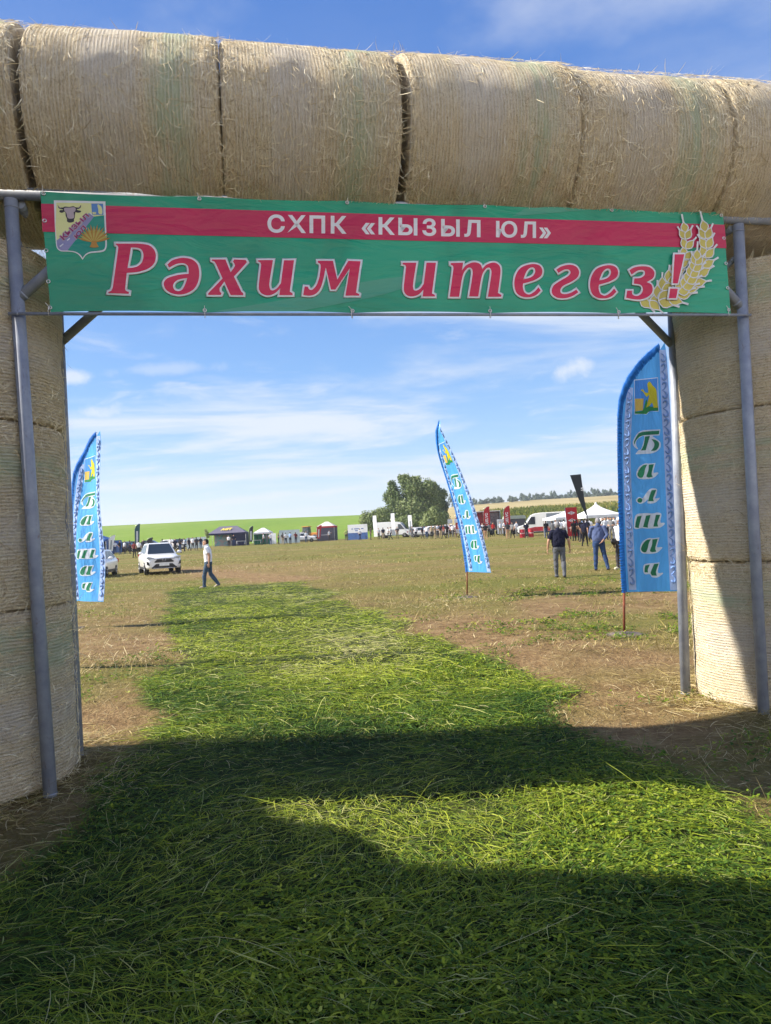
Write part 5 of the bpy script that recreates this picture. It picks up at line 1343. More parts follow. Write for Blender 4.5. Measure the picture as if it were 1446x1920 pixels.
V_ = [
 (213, 101, 1, 'white', 'jeans', 40, 'visitor in white shirt before the blue booth at the far left'),
 (249, 77, 3, 'maroon', 'black', 160, 'visitor in maroon top standing left of the white suv'),
 (257.5, 84, 0, 'white', 'black', 190, 'visitor in white top just behind the one in maroon'),
 (326, 92, 0, 'navy', 'dark', 20, 'visitor in navy standing right behind the roof of the white suv'),
 (335, 88, 1, 'black', 'jeans', 150, 'visitor in black top right of the white suv'),
 (343, 95, 4, 'pale', 'navy', -60, 'visitor in pale shirt reaching out right of the white suv'),
 (352, 98, 2, 'navy', 'black', 80, 'visitor in navy walking in front of the pale display boards'),
 (359, 100, 3, 'white', 'dark', 10, 'visitor in white before the pale display boards'),
 (366, 96, 1, 'dark', 'dark', 200, 'visitor in dark clothes left of the sapling'),
 (426.5, 113, 0, 'white', 'black', 0, 'visitor in white shirt and black trousers under the grey tent'),
 (436, 113, 3, 'navy', 'jeans', 20, 'visitor in navy under the grey tent'),
 (492, 114, 2, 'pale', 'dark', -80, 'visitor in pale shirt in front of the green tent'),
 (498, 117, 0, 'grey', 'grey', 0, 'visitor in grey beside the white panel of the green tent'),
 (528, 108, 0, 'dark', 'tan', 170, 'visitor in dark top, leftmost of four before the grey poster wall'),
 (533.5, 107, 3, 'pale', 'navy', 190, 'visitor in pale top, second of four before the grey poster wall'),
 (542, 108, 1, 'blue', 'navy', 150, 'visitor in light blue shirt before the grey poster wall'),
 (552.5, 109, 4, 'maroon', 'navy', -160, 'visitor in maroon, rightmost of four before the grey poster wall'),
 (615, 118, 4, 'pale', 'dark', 60, 'visitor in pale top before the red and grey tent'),
 (646.5, 114, 3, 'lime', 'dark', 30, 'visitor in lime shirt left of the blue and white booth wall'),
 (650.5, 115, 0, 'black', 'dark', -40, 'visitor in black beside the one in the lime shirt'),
 (672.5, 111, 2, 'white', 'navy', 60, 'visitor in white shirt before the blue and white booth wall'),
 (708, 108, 1, 'pale', 'dark', 10, 'visitor in pale top by the leftmost white banner'),
 (716.5, 106, 0, 'navy', 'tan', 180, 'visitor in navy before the back of the white van'),
 (725.5, 105, 1, 'white', 'dark', 90, 'visitor in white top, middle of three before the white van'),
 (730.5, 104, 2, 'pale', 'navy', -100, 'visitor in pale shirt, rightmost of three before the white van'),
 (770.5, 102, 3, 'grey', 'grey', 20, 'visitor in grey by the rightmost white banner'),
 (778, 103, 0, 'pale', 'navy', 170, 'visitor in pale shirt in front of the silver hatchback'),
 (807.5, 94, 0, 'tan', 'dark', 0, 'visitor in tan jacket, leftmost of the group right of the parked cars'),
 (814, 96, 1, 'tan', 'tan', 60, 'visitor in tan clothes with hands at the waist beside the parked cars'),
 (824.5, 95, 3, 'black', 'tan', -20, 'visitor in black top and tan trousers beside the parked cars'),
 (836.5, 96, 0, 'black', 'black', 190, 'visitor all in black before the white boards'),
 (841, 101, 1, 'white', 'black', 20, 'visitor in white shirt below the left white board'),
 (847, 99, 0, 'white', 'dark', -20, 'visitor in white shirt and dark trousers between the white boards'),
 (853, 100, 3, 'white', 'maroon', 40, 'visitor in white shirt and maroon trousers below the right white board'),
 (861, 93, 2, 'pale', 'black', 90, 'visitor in pale shirt close to the twisted flag'),
 (898, 88, 0, 'navy', 'navy', 180, 'visitor in navy right of the twisted flag'),
 (903, 92, 1, 'white', 'dark', 10, 'visitor in white shirt before the red truck'),
 (908, 77, 3, 'black', 'skin', 170, 'visitor in black top and shorts before the red truck'),
 (936.5, 92, 0, 'pale', 'tan', 0, 'visitor in pale clothes left of the grey trailer'),
 (943.5, 90, 1, 'white', 'black', 60, 'visitor in white shirt and black trousers left of the red flag by the trailer'),
 (950, 77, 0, 'dark', 'skin', 190, 'visitor in dark top and shorts before the grey trailer'),
 (959, 78, 2, 'grey', 'black', -40, 'visitor in grey top and black trousers before the grey trailer'),
 (1034, 62, 1, 'grey', 'navy', 180, 'visitor in grey just left of the man in navy t-shirt'),
 (1049, 66, 0, 'white', 'dark', 190, 'visitor in white shirt behind the shoulder of the man in navy'),
 (1056, 70, 3, 'white', 'grey', 160, 'visitor in white shirt left of the tall red banner'),
 (1074, 60, 0, 'black', 'black', 200, 'visitor in black, leftmost of the dark group by the red banner'),
 (1079.5, 62, 1, 'navy', 'black', 170, 'visitor in navy, second of the dark group by the red banner'),
 (1085, 60, 3, 'black', 'navy', 190, 'visitor in black with hands in pockets in the dark group'),
 (1090, 64, 0, 'blue', 'dark', 160, 'visitor in light blue shirt in the dark group'),
 (1093.5, 48, 2, 'navy', 'black', 150, 'visitor in navy nearest to the man in the slate sweatshirt'),
 (1099, 61, 1, 'navy', 'navy', 185, 'visitor in navy left of the man in the slate sweatshirt'),
 (1104, 66, 0, 'white', 'dark', 170, 'visitor in white behind the man in the slate sweatshirt'),
 (1133, 58, 3, 'pale', 'navy', 10, 'visitor in pale shirt right of the man in the slate sweatshirt'),
 (1139, 61, 0, 'white', 'navy', 30, 'visitor in white shirt under the white pavilion'),
 (1144.5, 57, 1, 'grey', 'grey', -30, 'visitor in grey close to the right blue flag'),
 (222, 96, 3, 'black', 'jeans', 70, 'visitor in black near the silver car at the far left'),
 (231, 100, 0, 'pale', 'dark', -30, 'visitor in pale top before the dark car at the far left'),
 (241, 97, 1, 'navy', 'navy', 120, 'visitor in navy between the dark car and the visitor in maroon'),
 (266, 93, 2, 'dark', 'dark', 30, 'visitor in dark clothes just left of the roof of the suv'),
 (302, 97, 0, 'grey', 'dark', 180, 'visitor in grey whose head shows above the roof of the suv'),
 (317, 99, 1, 'white', 'jeans', 0, 'visitor in white and jeans above the right end of the roof of the suv'),
 (374, 103, 0, 'navy', 'jeans', 20, 'visitor in navy and jeans before the right pale display board'),
 (505, 110, 3, 'white', 'jeans', 40, 'visitor in white beside the leaning white panel'),
 (520, 111, 1, 'dark', 'navy', -70, 'visitor in dark top between the white panel and the grey poster wall'),
 (572, 112, 0, 'pale', 'jeans', 10, 'visitor in pale top near the front of the orange tractor'),
 (693, 109, 0, 'dark', 'dark', 100, 'visitor in dark clothes between the booth wall and the white banners'),
 (743, 105, 1, 'dark', 'tan', 0, 'visitor in dark top right of the middle white banner'),
 (790, 100, 2, 'navy', 'dark', 70, 'visitor in navy walking past the silver hatchback'),
 (798, 97, 0, 'white', 'jeans', -20, 'visitor in white and jeans at the nose of the parked dark car'),
 (819, 99, 1, 'pale', 'dark', 30, 'visitor in pale top in the middle of the group by the parked cars'),
 (830, 93, 2, 'maroon', 'dark', -60, 'visitor in maroon walking towards the white boards'),
 (868, 90, 1, 'navy', 'dark', 10, 'visitor in navy hidden partly by the twisted flag'),
 (891, 94, 3, 'white', 'navy', 40, 'visitor in white and navy at the left end of the red truck'),
 (915, 89, 1, 'grey', 'black', 200, 'visitor in grey top and black trousers below the middle red flag'),
 (923, 92, 0, 'red', 'dark', 10, 'visitor in red before the shelves of the red truck'),
 (967, 86, 0, 'white', 'grey', 30, 'visitor in white and grey at the right end of the grey trailer'),
 (985, 74, 1, 'navy', 'dark', 170, 'visitor in navy between the two red barrels'),
 (1022, 72, 0, 'black', 'jeans', 190, 'visitor in black and jeans by the rear wheel of the white and red van'),
 (1040, 70, 2, 'pale', 'grey', 60, 'visitor in pale top and grey trousers at the corner of the white tent'),
 (1070, 64, 1, 'white', 'navy', 150, 'visitor in white and navy behind the tall red banner'),
 (1077, 68, 0, 'grey', 'dark', 180, 'visitor in grey at the back of the dark group'),
 (1088, 57, 3, 'black', 'dark', 200, 'visitor in black top and dark trousers at the front of the dark group'),
 (1096, 66, 0, 'pale', 'navy', 160, 'visitor in pale shirt at the right of the dark group'),
 (1128, 62, 1, 'navy', 'black', 20, 'visitor in navy and black under the left side of the white pavilion'),
 (1150, 63, 0, 'white', 'dark', 0, 'visitor in white right at the edge of the right blue flag')]
for (px, d, k, tp, bt, fc, lb) in V_: visitor(px, d, k, tp, bt, fc, lb, 1.74 + .04 * math.sin(px))
# ------------------------------------------------------------------ vehicles
M_WPAINT = plain('white_car_paint', (.72, .72, .73), .28, .5, .03, 3, coat=.6); M_SILVER = plain('silver_car_paint', (.42, .43, .46), .3, .5, .04, 3, metal=.4, coat=.5)
M_DPAINT = plain('dark_car_paint', (.03, .035, .045), .25, .5, .04, 3, coat=.6); M_GLASS = plain('dark_car_glass', (.022, .032, .045), .06, .6, .1, 3)
M_BPLAST = plain('black_plastic', (.022, .022, .024), .55, .4); M_TYRE = plain('tyre_rubber', (.022, .021, .02), .85, .3, .2, 20); M_RIM = plain('alloy_rim', (.40, .40, .42), .3, .5, .05, metal=.8)
M_LAMP = plain('headlight_glass', (.36, .40, .44), .12, .6, .2, 20); M_CHROME = plain('chrome_trim', (.62, .62, .64), .15, .5, .03, metal=.9); M_PLATEW = plain('number_plate', (.70, .70, .68), .5); M_TAIL = plain('tail_light', (.35, .02, .02), .2)
M_SHADE = plain('seat_shade', (.20, .22, .26), .7)
def hull(mb, st, m=0, n=7):
    """st: (y, half width low, half width mid, z bottom, z mid, z top, half width top)"""
    secs = []
    for y, wl_, wm, zb, zm, zt, wt in st:
        half = [(wt * .55, zt + .012), (wt, zt), (wm * .985, zm + (zt - zm) * .45), (wm, zm), (wl_ * 1.0, zb + (zm - zb) * .35), (wl_ * .96, zb), (wl_ * .5, zb - .005)]
        secs.append([(x, y, z) for x, z in half] + [(-x, y, z) for x, z in half[::-1]])
    mb.loft(secs, m)
def wheel(parent, x, y, r=.34, w=.22):
    s = 1 if x > 0 else -1
    M = Matrix.Translation((x, y, r)) @ Matrix.Rotation(R_(90) * s, 4, 'Y')
    mb = MB(); mb.lathe([(r * .62, -w / 2), (r * .92, -w / 2), (r, -w * .36), (r, w * .36), (r * .92, w / 2), (r * .62, w / 2)], 28, M=M)
    wh = mb.build('wheel', M_TYRE, parent)
    mb = MB(); mb.lathe([(r * .66, w * .2), (r * .66, w * .47), (r * .56, w * .44), (r * .16, w * .40), (r * .10, w * .47), (.0, w * .47)], 24, M=M)
    for k in range(5):
        a = k * 2 * math.pi / 5; mb.tube([M @ Vector((r * .12 * math.cos(a), r * .12 * math.sin(a), w * .46)), M @ Vector((r * .6 * math.cos(a), r * .6 * math.sin(a), w * .49))], [r * .10, r * .07], 6)
    mb.build('rim', M_RIM, wh)
    mb = MB(); mb.lathe([(r * 1.0, -.06), (r * 1.17, .0), (r * 1.17, w * .40), (.0, w * .40)], 28, M=Matrix.Translation((x - s * .03, y, r + .01)) @ Matrix.Rotation(R_(90) * s, 4, 'Y'))
    mb.build('wheel_arch', M_BPLAST, parent)
def quad(name, pts, mat_, parent, th=.012):
    """panel with thickness from four (or more) corners"""
    P = [Vector(p) for p in pts]; n = (P[1] - P[0]).cross(P[2] - P[0]).normalized() * th
    mb = MB(); k = len(P)
    mb.add([p + n for p in P] + [p - n for p in P], [tuple(range(k)), tuple(range(2 * k - 1, k - 1, -1))] + [(i, k + i, k + (i + 1) % k, (i + 1) % k) for i in range(k)])
    return mb.build(name, mat_, parent)
def car(label, loc, rotz, paint, W=.925, Ht=1.68, L=4.6, suv=True, cat='car', group=None):
    """front towards -Y"""
    o = thing('parked_car', label, cat, loc, rotz, group)
    f = -L / 2; b = L / 2; zs = Ht * .64; zb = .30 if suv else .22
    mb = MB()
    hull(mb, [(f, W * .70, W * .78, zb + .12, .62, .80, W * .60), (f + .08, W * .86, W * .90, zb + .02, .64, .90, W * .72), (f + .35, W * .96, W * .97, zb, .68, .985 * zs / 1.075, W * .80), (f + .9, W, W, zb, .72, zs * .955, W * .84), (f + 1.25, W, W, zb, .74, zs, W * .86),
              (0.2, W, W, zb, .76, zs + .01, W * .87), (b - .9, W, W, zb, .78, zs + .03, W * .87), (b - .35, W * .97, W * .98, zb + .03, .78, zs + .03, W * .85), (b - .06, W * .88, W * .92, zb + .10, .76, zs, W * .78), (b, W * .78, W * .84, zb + .2, .74, zs - .1, W * .7)])
    mb.build('body', paint, o)
    mb = MB(); zr = Ht; wl_, wr_ = W * .865, W * .64
    g0, g1, g2, g3 = f + 1.15, f + 1.95, b - .75, b - .18
    secs = [[(-wl_, g0, zs - .02), (wl_, g0, zs - .02), (wl_ * .98, g0 + .02, zs), (-wl_ * .98, g0 + .02, zs)]]
    base = [(wl_, g0, zs - .02), (wl_, g3, zs), (-wl_, g3, zs), (-wl_, g0, zs - .02)]; top = [(wr_, g1, zr - .03), (wr_ * .98, g2, zr - .04), (-wr_ * .98, g2, zr - .04), (-wr_, g1, zr - .03)]; crown = [(wr_ * .85, g1 + .18, zr), (wr_ * .84, g2 - .12, zr), (-wr_ * .84, g2 - .12, zr), (-wr_ * .85, g1 + .18, zr)]
    mb.loft([base, top, crown], 0, smooth=False)
    mb.build('roof', paint, o, bevel=.03)
    def on(a, c, s, t_): return Vector(a).lerp(Vector(c), t_).lerp(Vector(a).lerp(Vector(c), t_), s)
    def pane(name, B0, B1, T0, T1, i0, i1, j0, j1, out, m=M_GLASS):
        B0, B1, T0, T1 = map(Vector, (B0, B1, T0, T1)); out = Vector(out)
        q = lambda s, t_: B0.lerp(B1, s).lerp(T0.lerp(T1, s), t_) + out
        return quad(name, [q(i0, j0), q(i1, j0), q(i1, j1), q(i0, j1)], m, o)
    ws = pane('windshield', base[3], base[0], top[3], top[0], .055, .945, .06, .93, (0, -.008, .004))
    pane('rear_window', base[2], base[1], top[2], top[1], .08, .92, .15, .9, (0, .012, .004))
    for s, (B0, B1, T0, T1) in ((1, (base[0], base[1], top[0], top[1])), (-1, (base[3], base[2], top[3], top[2]))):
        pane('side_window', B0, B1, T0, T1, .10, .47, .10, .88, (s * .006, 0, .003)); pane('side_window', B0, B1, T0, T1, .50, .80, .10, .88, (s * .006, 0, .003)); pane('side_window', B0, B1, T0, T1, .83, .93, .12, .7, (s * .006, 0, .003))
        mb = MB(); mb.ell((s * (W + .10), g0 + .32, zs + .07), (.12, .07, .085)); mb.tube([(s * (W * .88), g0 + .32, zs + .03), (s * (W + .04), g0 + .32, zs + .05)], .025, 8)
        mi = mb.build('mirror', paint, o)
        for yw in (f + .92, b - .95): wheel(o, s * (W - .10), yw, .35 if suv else .30)
        # headlights sweep back round the corner
        mb = MB(); zc = .86 * Ht / 1.68
        mb.prism([(s * W * .55, zc - .035), (s * W * .93, zc - .02), (s * W * .95, zc + .075), (s * W * .84, zc + .10), (s * W * .56, zc + .035)], f + .03, f + .36, axis='y')
        mb.build('headlight', M_LAMP, o, bevel=.012)
        mb = MB(); mb.prism([(s * W * .80, .50), (s * W * .93, .54), (s * W * .95, .72), (s * W * .86, .68)], f + .015, f + .30, axis='y'); fl = mb.build('fog_lamp_recess', M_BPLAST, o)
        mb = MB(); mb.box((s * W * .86, b - .02, zs - .12), (.16, .1, .22)); mb.build('tail_light', M_TAIL, o, bevel=.02)
        mb = MB(); mb.box((s * W * .99, .1, .33), (.05, L * .48, .14)); mb.build('sill_trim', M_BPLAST, o, bevel=.02)
        if suv:
            mb = MB(); mb.tube([(s * wr_ * .93, g1 + .2, zr - .01), (s * wr_ * .93, g1 + .3, zr + .035), (s * wr_ * .93, g2 - .2, zr + .03), (s * wr_ * .93, g2 - .1, zr - .02)], .018, 8); mb.build('roof_rail', M_BPLAST, o)
    k = Ht / 1.68
    mb = MB(); mb.prism([(-.36, .80 * k), (.36, .80 * k), (.52, .66 * k), (.46, .63 * k), (-.46, .63 * k), (-.52, .66 * k)], f - .018, f + .12, axis='y'); gr = mb.build('grille', M_BPLAST, o)
    mb = MB(); mb.tube([(-.54, f - .02, .815 * k), (0, f - .045, .835 * k), (.54, f - .02, .815 * k)], .012, 8); mb.build('grille_trim', M_BPLAST, o)
    mb = MB()
    ring = [(.085 * math.cos(a), f - .035, .755 * k + .055 * math.sin(a)) for a in np.linspace(0, 2 * math.pi, 21)]
    mb.tube(ring, .010, 6, cap=False); mb.build('badge', M_CHROME, o)
    mb = MB(); mb.prism([(-.42, .56 * k), (.42, .56 * k), (.66, .36 * k), (.60, .31 * k), (-.60, .31 * k), (-.66, .36 * k)], f - .016, f + .12, axis='y'); mb.build('lower_grille', M_BPLAST, o)
    mb = MB(); mb.box((0, f - .025, .325 * k), (1.18, .04, .035)); mb.build('bumper_strip', M_CHROME, o, bevel=.012)
    mb = MB(); mb.box((0, f - .035, .505 * k), (.52, .02, .112)); mb.build('number_plate', M_PLATEW, o)
    return o

p_ = spot(294, 41.8); 
suv = car('white suv with black grille parked facing the camera', p_, R_(24), M_WPAINT, .935, 1.70, 4.6, True, 'suv')
p_ = spot(175, 41.0)
hb = car('white hatchback parked behind the left blue flag, only its side showing', p_, R_(8), M_WPAINT, .86, 1.47, 4.1, False, 'car')
GCAR = 'cars parked at the far edge of the field'
FARC = [(790, 112, 62, M_SILVER, 'silver hatchback parked right of the rightmost white banner'), (803, 122, 80, M_DPAINT, 'dark car parked right of the silver hatchback'), (817, 118, 70, M_WPAINT, 'white car parked behind the group below the round bush'),
        (832, 124, 85, M_DPAINT, 'dark car parked left of the white boards'), (568, 118, 95, M_WPAINT, 'white car parked between the grey poster wall and the orange tractor'), (236, 108, 88, M_DPAINT, 'dark car parked left of the teal feather flag'), (222, 112, 75, M_SILVER, 'silver car parked right of the blue booth'), (250, 116, 84, M_DPAINT, 'dark car parked behind the teal feather flag'), (283, 118, 92, M_DPAINT, 'dark car parked behind the roof of the suv'), (322, 112, 76, M_WPAINT, 'white car parked right behind the suv'),
        (340, 116, 88, M_DPAINT, 'dark car parked left of the pale display boards'), (846, 126, 80, M_WPAINT, 'white car parked behind the white boards')]
proto = None
for px, d, rz, pt, lb in FARC:
    if proto is None: c = proto = car(lb, spot(px, d), R_(rz), pt, .86, 1.5, 4.2, False, 'car', GCAR)
    else:
        c = copy_tree(proto); c['label'] = lb; c.location = spot(px, d); c.rotation_euler = (0, 0, R_(rz))
        for ch in c.children:
            if ch.name.split('.')[0] in ('body', 'roof', 'mirror'):
                ch.material_slots[0].link = 'OBJECT'; ch.material_slots[0].material = pt
def van(label, loc, rotz, paint, stripe=None, L=5.6, H=2.45, rear=None):
    """nose towards -Y"""
    o = thing('van', label, 'van', loc, rotz); f = -L / 2; W = .98
    prof = [(f, .45), (f, .95), (f + .18, 1.12), (f + .75, 1.28), (f + 1.55, H - .22), (f + 1.95, H - .06), (f + 2.6, H), (L / 2 - .1, H), (L / 2, H - .12), (L / 2, .42), (L / 2 - .1, .36), (f + .1, .36)]
    mb = MB(); mb.prism([(y, z) for y, z in prof], -W, W, axis='x'); mb.build('body', paint, o, bevel=.09, seg=3)
    for s in (-1, 1):
        x = s * (W + .004)
        quad('side_window', [(x, f + .95, 1.30), (x, f + 1.95, 1.28), (x, f + 1.95, H - .42), (x, f + 1.52, H - .42)], M_GLASS, o, .008)
        for yw in (f + .95, L / 2 - 1.15): wheel(o, s * (W - .09), yw, .36, .24)
        mb = MB(); mb.ell((s * (W + .14), f + 1.15, 1.38), (.10, .06, .16)); mb.build('mirror', M_BPLAST, o)
        mb = MB(); mb.box((s * .78, f - .01, .86), (.34, .08, .26)); mb.build('headlight', M_LAMP, o, bevel=.03)
        mb = MB(); mb.box((s * W, .2, .40), (.04, L * .9, .14)); mb.build('sill_trim', M_BPLAST, o, bevel=.015)
        if stripe: quad('stripe', [(x, f + .55, .50), (x, L / 2 - .1, .50), (x, L / 2 - .1, .98), (x, f + 1.9, .98), (x, f + .7, .78)], stripe, o, .006)
        if rear: quad('rear_panel', [(x, L / 2 - 2.2, 1.0), (x, L / 2 - .05, 1.0), (x, L / 2 - .05, H - .12), (x, L / 2 - 2.2, H - .12)], rear, o, .007)
    quad('windshield', [(-.84, f + .70, 1.31), (.84, f + .70, 1.31), (.78, f + 1.48, H - .28), (-.78, f + 1.48, H - .28)], M_GLASS, o, .01)
    mb = MB(); mb.box((0, f - .01, .72), (.9, .06, .22)); mb.build('grille', M_BPLAST, o, bevel=.02)
    mb = MB(); mb.box((0, f, .46), (1.9, .16, .18)); mb.build('bumper', M_BPLAST, o, bevel=.04)
    return o
M_REDP = plain('red_paint', (.42, .018, .035), .4, .4, .06, 3); M_GREYP = plain('grey_panel', (.20, .23, .27), .5)
van('white delivery van side on below the big tree', spot(738, 116), R_(77), M_WPAINT, None, 5.5, 2.5)
van('white and red van standing left of the white tents', spot(1014, 84), R_(-97), plain('cream_white_paint', (.80, .79, .77), .35, .4, .03, coat=.3), M_REDP, 5.4, 2.55, M_GREYP)

# ------------------------------------------------------------------ tents, booths, flags of the show
def tent(label, loc, rotz, w, d, eave, peak, roof, walls=None, valance=None, ridge=0.0, name='tent', flare=0.0):
    o = thing(name, label, 'tent', loc, rotz)
    mb = MB(); n = 5; secs = []
    for k in range(n + 1):
        s = k / n; q = (1 - s) ** (1 + flare); z = eave + (peak - eave) * s
        hx, hy = w / 2 * q + ridge * s, d / 2 * q
        hx = max(hx, .03); hy = max(hy, .03)
        secs.append([(-hx, -hy, z), (hx, -hy, z), (hx, hy, z), (-hx, hy, z)])
    mb.loft(secs, 0, smooth=False); mb.build('roof', roof, o)
    mb = MB()
    for a, b_ in (((-w / 2, -d / 2), (w / 2, -d / 2)), ((w / 2, -d / 2), (w / 2, d / 2)), ((w / 2, d / 2), (-w / 2, d / 2)), ((-w / 2, d / 2), (-w / 2, -d / 2))):
        c = ((a[0] + b_[0]) / 2, (a[1] + b_[1]) / 2); mb.box((c[0], c[1], eave - .12), (abs(a[0] - b_[0]) + .02, abs(a[1] - b_[1]) + .02, .26))
    mb.build('valance', valance or roof, o)
    for x in (-1, 1):
        for y in (-1, 1):
            mb = MB(); mb.box((x * (w / 2 - .05), y * (d / 2 - .05), eave / 2), (.05, .05, eave)); mb.build('leg', M_CHROME, o)
    for side, m_ in (walls or {}).items():
        mb = MB(); h = eave - .25
        if side == 'back': mb.box((0, d / 2 - .02, h / 2), (w - .1, .03, h))
        if side == 'left': mb.box((-w / 2 + .02, 0, h / 2), (.03, d - .1, h))
        if side == 'right': mb.box((w / 2 - .02, 0, h / 2), (.03, d - .1, h))
        if side == 'front': mb.box((0, -d / 2 + .02, h / 2), (w - .1, .03, h))
        if side == 'half': mb.box((w * .30, -d / 2 + .3, h / 2), (w * .36, .03, h))
        mb.build('wall', m_, o)
    return o
def canv(name, c, tr=.15): return plain(name, c, .7, .25, .1, 1.5, .1, trans=tr)
M_CWHITE = canv('white_canvas', (.76, .77, .80), .25); M_CBLUE = canv('blue_canvas', (.03, .10, .34)); M_CGREY = canv('mauve_grey_canvas', (.155, .145, .20)); M_CNAVY = canv('navy_canvas', (.018, .022, .07)); M_CGREEN = canv('green_canvas', (.01, .22, .12)); M_CRED = canv('red_canvas', (.42, .03, .04)); M_CDARK = canv('slate_canvas', (.075, .075, .11))
def poster(name, cols, sc=1.2):
    """printed picture: soft blotches of a few colours"""
    t = NT(name); v = t.coord('Object'); a = t.noise(v, sc, 4, .6, .8)
    return t.bsdf(t.ramp(a, [(.30 + .4 * i / (len(cols) - 1), c) for i, c in enumerate(cols)]), .5)
M_PHOTO = poster('farm_photo_print', [(.05, .12, .20), (.10, .32, .42), (.22, .30, .34), (.30, .22, .26), (.50, .62, .68)]); M_PBLUE = poster('blue_photo_print', [(.02, .05, .16), (.05, .12, .34), (.02, .04, .12)]); M_PGREY = poster('pale_poster_print', [(.40, .48, .52), (.52, .60, .62), (.30, .36, .42)], .7)
tent('blue tent at the far left beside the left blue flag', spot(184, 100), 0, 3, 3, 2.0, 2.75, M_CBLUE, {'back': M_CNAVY, 'left': M_CNAVY, 'right': M_CBLUE})
agt = tent('mauve grey tent with yellow lettering on its roof', spot(427, 117), R_(2), 5.9, 3.2, 2.05, 3.15, M_CGREY, {'right': M_CNAVY, 'half': M_CNAVY}, M_CNAVY, 1.35)
mb = MB(); mb.box((-.75, .9, .98), (3.4, .05, 1.85)); mb.build('picture_wall', M_PHOTO, agt)
P, T, _ = text2d('AGT', .05, 1.05)
mb = MB(); mb.add([(-1.05 + p[0] * 1.65 + .18 * p[1], -1.12 + .50 * p[1] - .03, 2.50 + .36 * p[1]) for p in P], T); mb.build('lettering', plain('yellow_print', (.75, .58, .06), .6), agt)
gt = tent('small green tent with a white roof', spot(492, 118), R_(-4), 2.6, 2.5, 1.9, 2.6, M_CWHITE, {'back': M_CGREEN, 'left': M_CGREEN}, M_CWHITE, .2)
rtent = tent('red and slate tent with a pale roof', spot(612, 121), R_(-6), 2.9, 2.9, 2.35, 3.1, canv('pale_canvas', (.60, .55, .52)), {'front': M_CDARK, 'left': M_CRED, 'right': M_CDARK, 'back': M_CDARK}, M_CRED, .25)
mb = MB(); mb.box((0, -1.52, .95), (1.5, .03, .05)); mb.build('rail', M_CWHITE, rtent)
tent('white pavilion tent with a tall peak left of the right blue flag', spot(1118, 72), R_(8), 3.7, 3.7, 1.95, 3.25, M_CWHITE, None, M_CWHITE, 0, flare=.75)
tent('white tent behind the tall red banner', spot(1060, 76), R_(10), 3.6, 3.4, 1.9, 2.55, M_CWHITE, None, M_CWHITE, .1, flare=.5)
tent('small white tent at the edge of the right blue flag', spot(1155, 74), R_(-5), 3, 3, 1.6, 2.1, M_CWHITE, None, M_CWHITE, .1, flare=.5)

def board(label, loc, rotz, w, h, mats, name='display_board', cat='display board', foot=.08, split=None, group=None):
    o = thing(name, label, cat, loc, rotz, group)
    mb = MB(); mb.box((0, 0, foot + h / 2), (w, .06, h)); mb.build('panel', mats[0], o)
    if split: mb = MB(); mb.box((0, -.034, foot + h * split / 2), (w, .012, h * split)); mb.build('print', mats[1], o)
    for s in (-1, 1):
        mb = MB(); mb.box((s * w * .42, .22, (foot + h * .5) / 2), (.05, .42, .05)); mb.box((s * w * .42, .03, (foot + h * .6) / 2), (.05, .05, foot + h * .6)); mb.build('leg', M_CHROME, o)
    return o
bw = board('white and blue booth wall standing alone right of the red tent', spot(669, 113), R_(-13), 3.1, 2.3, [M_CWHITE, M_PBLUE], 'booth_wall', 'booth wall', .08, .45)
mb = MB()
for i, (x, w_) in enumerate(((-.85, .22), (-.15, .75), (.75, .35), (-.2, .45))): mb.box((x, -.036, 1.72 - (.28 if i == 3 else 0)), (w_, .012, .13))
mb.build('printed_marks', plain('blue_print', (.08, .14, .36)), bw)
board('grey poster wall behind the four visitors', spot(541, 113), R_(4), 3.1, 2.0, [M_PGREY], 'booth_wall', 'booth wall')
board('blue booth at the far left right of the white feather flag', spot(217.5, 106), R_(5), 1.25, 1.75, [M_CBLUE, M_PBLUE], 'booth_wall', 'booth wall', .05, .6)
GBO = 'white boards on posts'
board('left white board right of the parked cars', spot(843, 97), 0, .62, .55, [M_CWHITE], 'sign_board', 'sign', 1.85, None, GBO)
board('right white board beside the twisted flag', spot(855, 95), 0, .55, .5, [M_CWHITE], 'sign_board', 'sign', 1.9, None, GBO)
GDB = 'pale display boards between the suv and the sapling'
board('pale display board, left of the pair behind the walking man', spot(357, 108), R_(6), 1.5, 1.55, [M_PGREY], group=GDB)
board('pale display board, right of the pair behind the walking man', spot(376, 110), R_(-4), 1.4, 1.6, [M_PGREY], group=GDB)
board('white panel leaning at the right side of the green tent', spot(510, 114), R_(-12), .95, 1.6, [M_CWHITE])
tb = thing('display_table', 'white table with dark goods under the grey tent', 'table', spot(449, 112))
mb = MB(); mb.box((0, 0, .75), (1.3, .6, .05)); mb.build('table_top', M_CWHITE, tb)
for s in (-1, 1):
    for q in (-1, 1): mb = MB(); mb.tube([(s * .6, q * .25, 0), (s * .6, q * .25, .73)], .02, 8); mb.build('leg', M_CHROME, tb)
tb2 = copy_tree(tb); tb2['label'] = 'white table left of the visitor at the green tent'; tb2.location = spot(479, 113); tb['group'] = tb2['group'] = 'white tables of the stands'

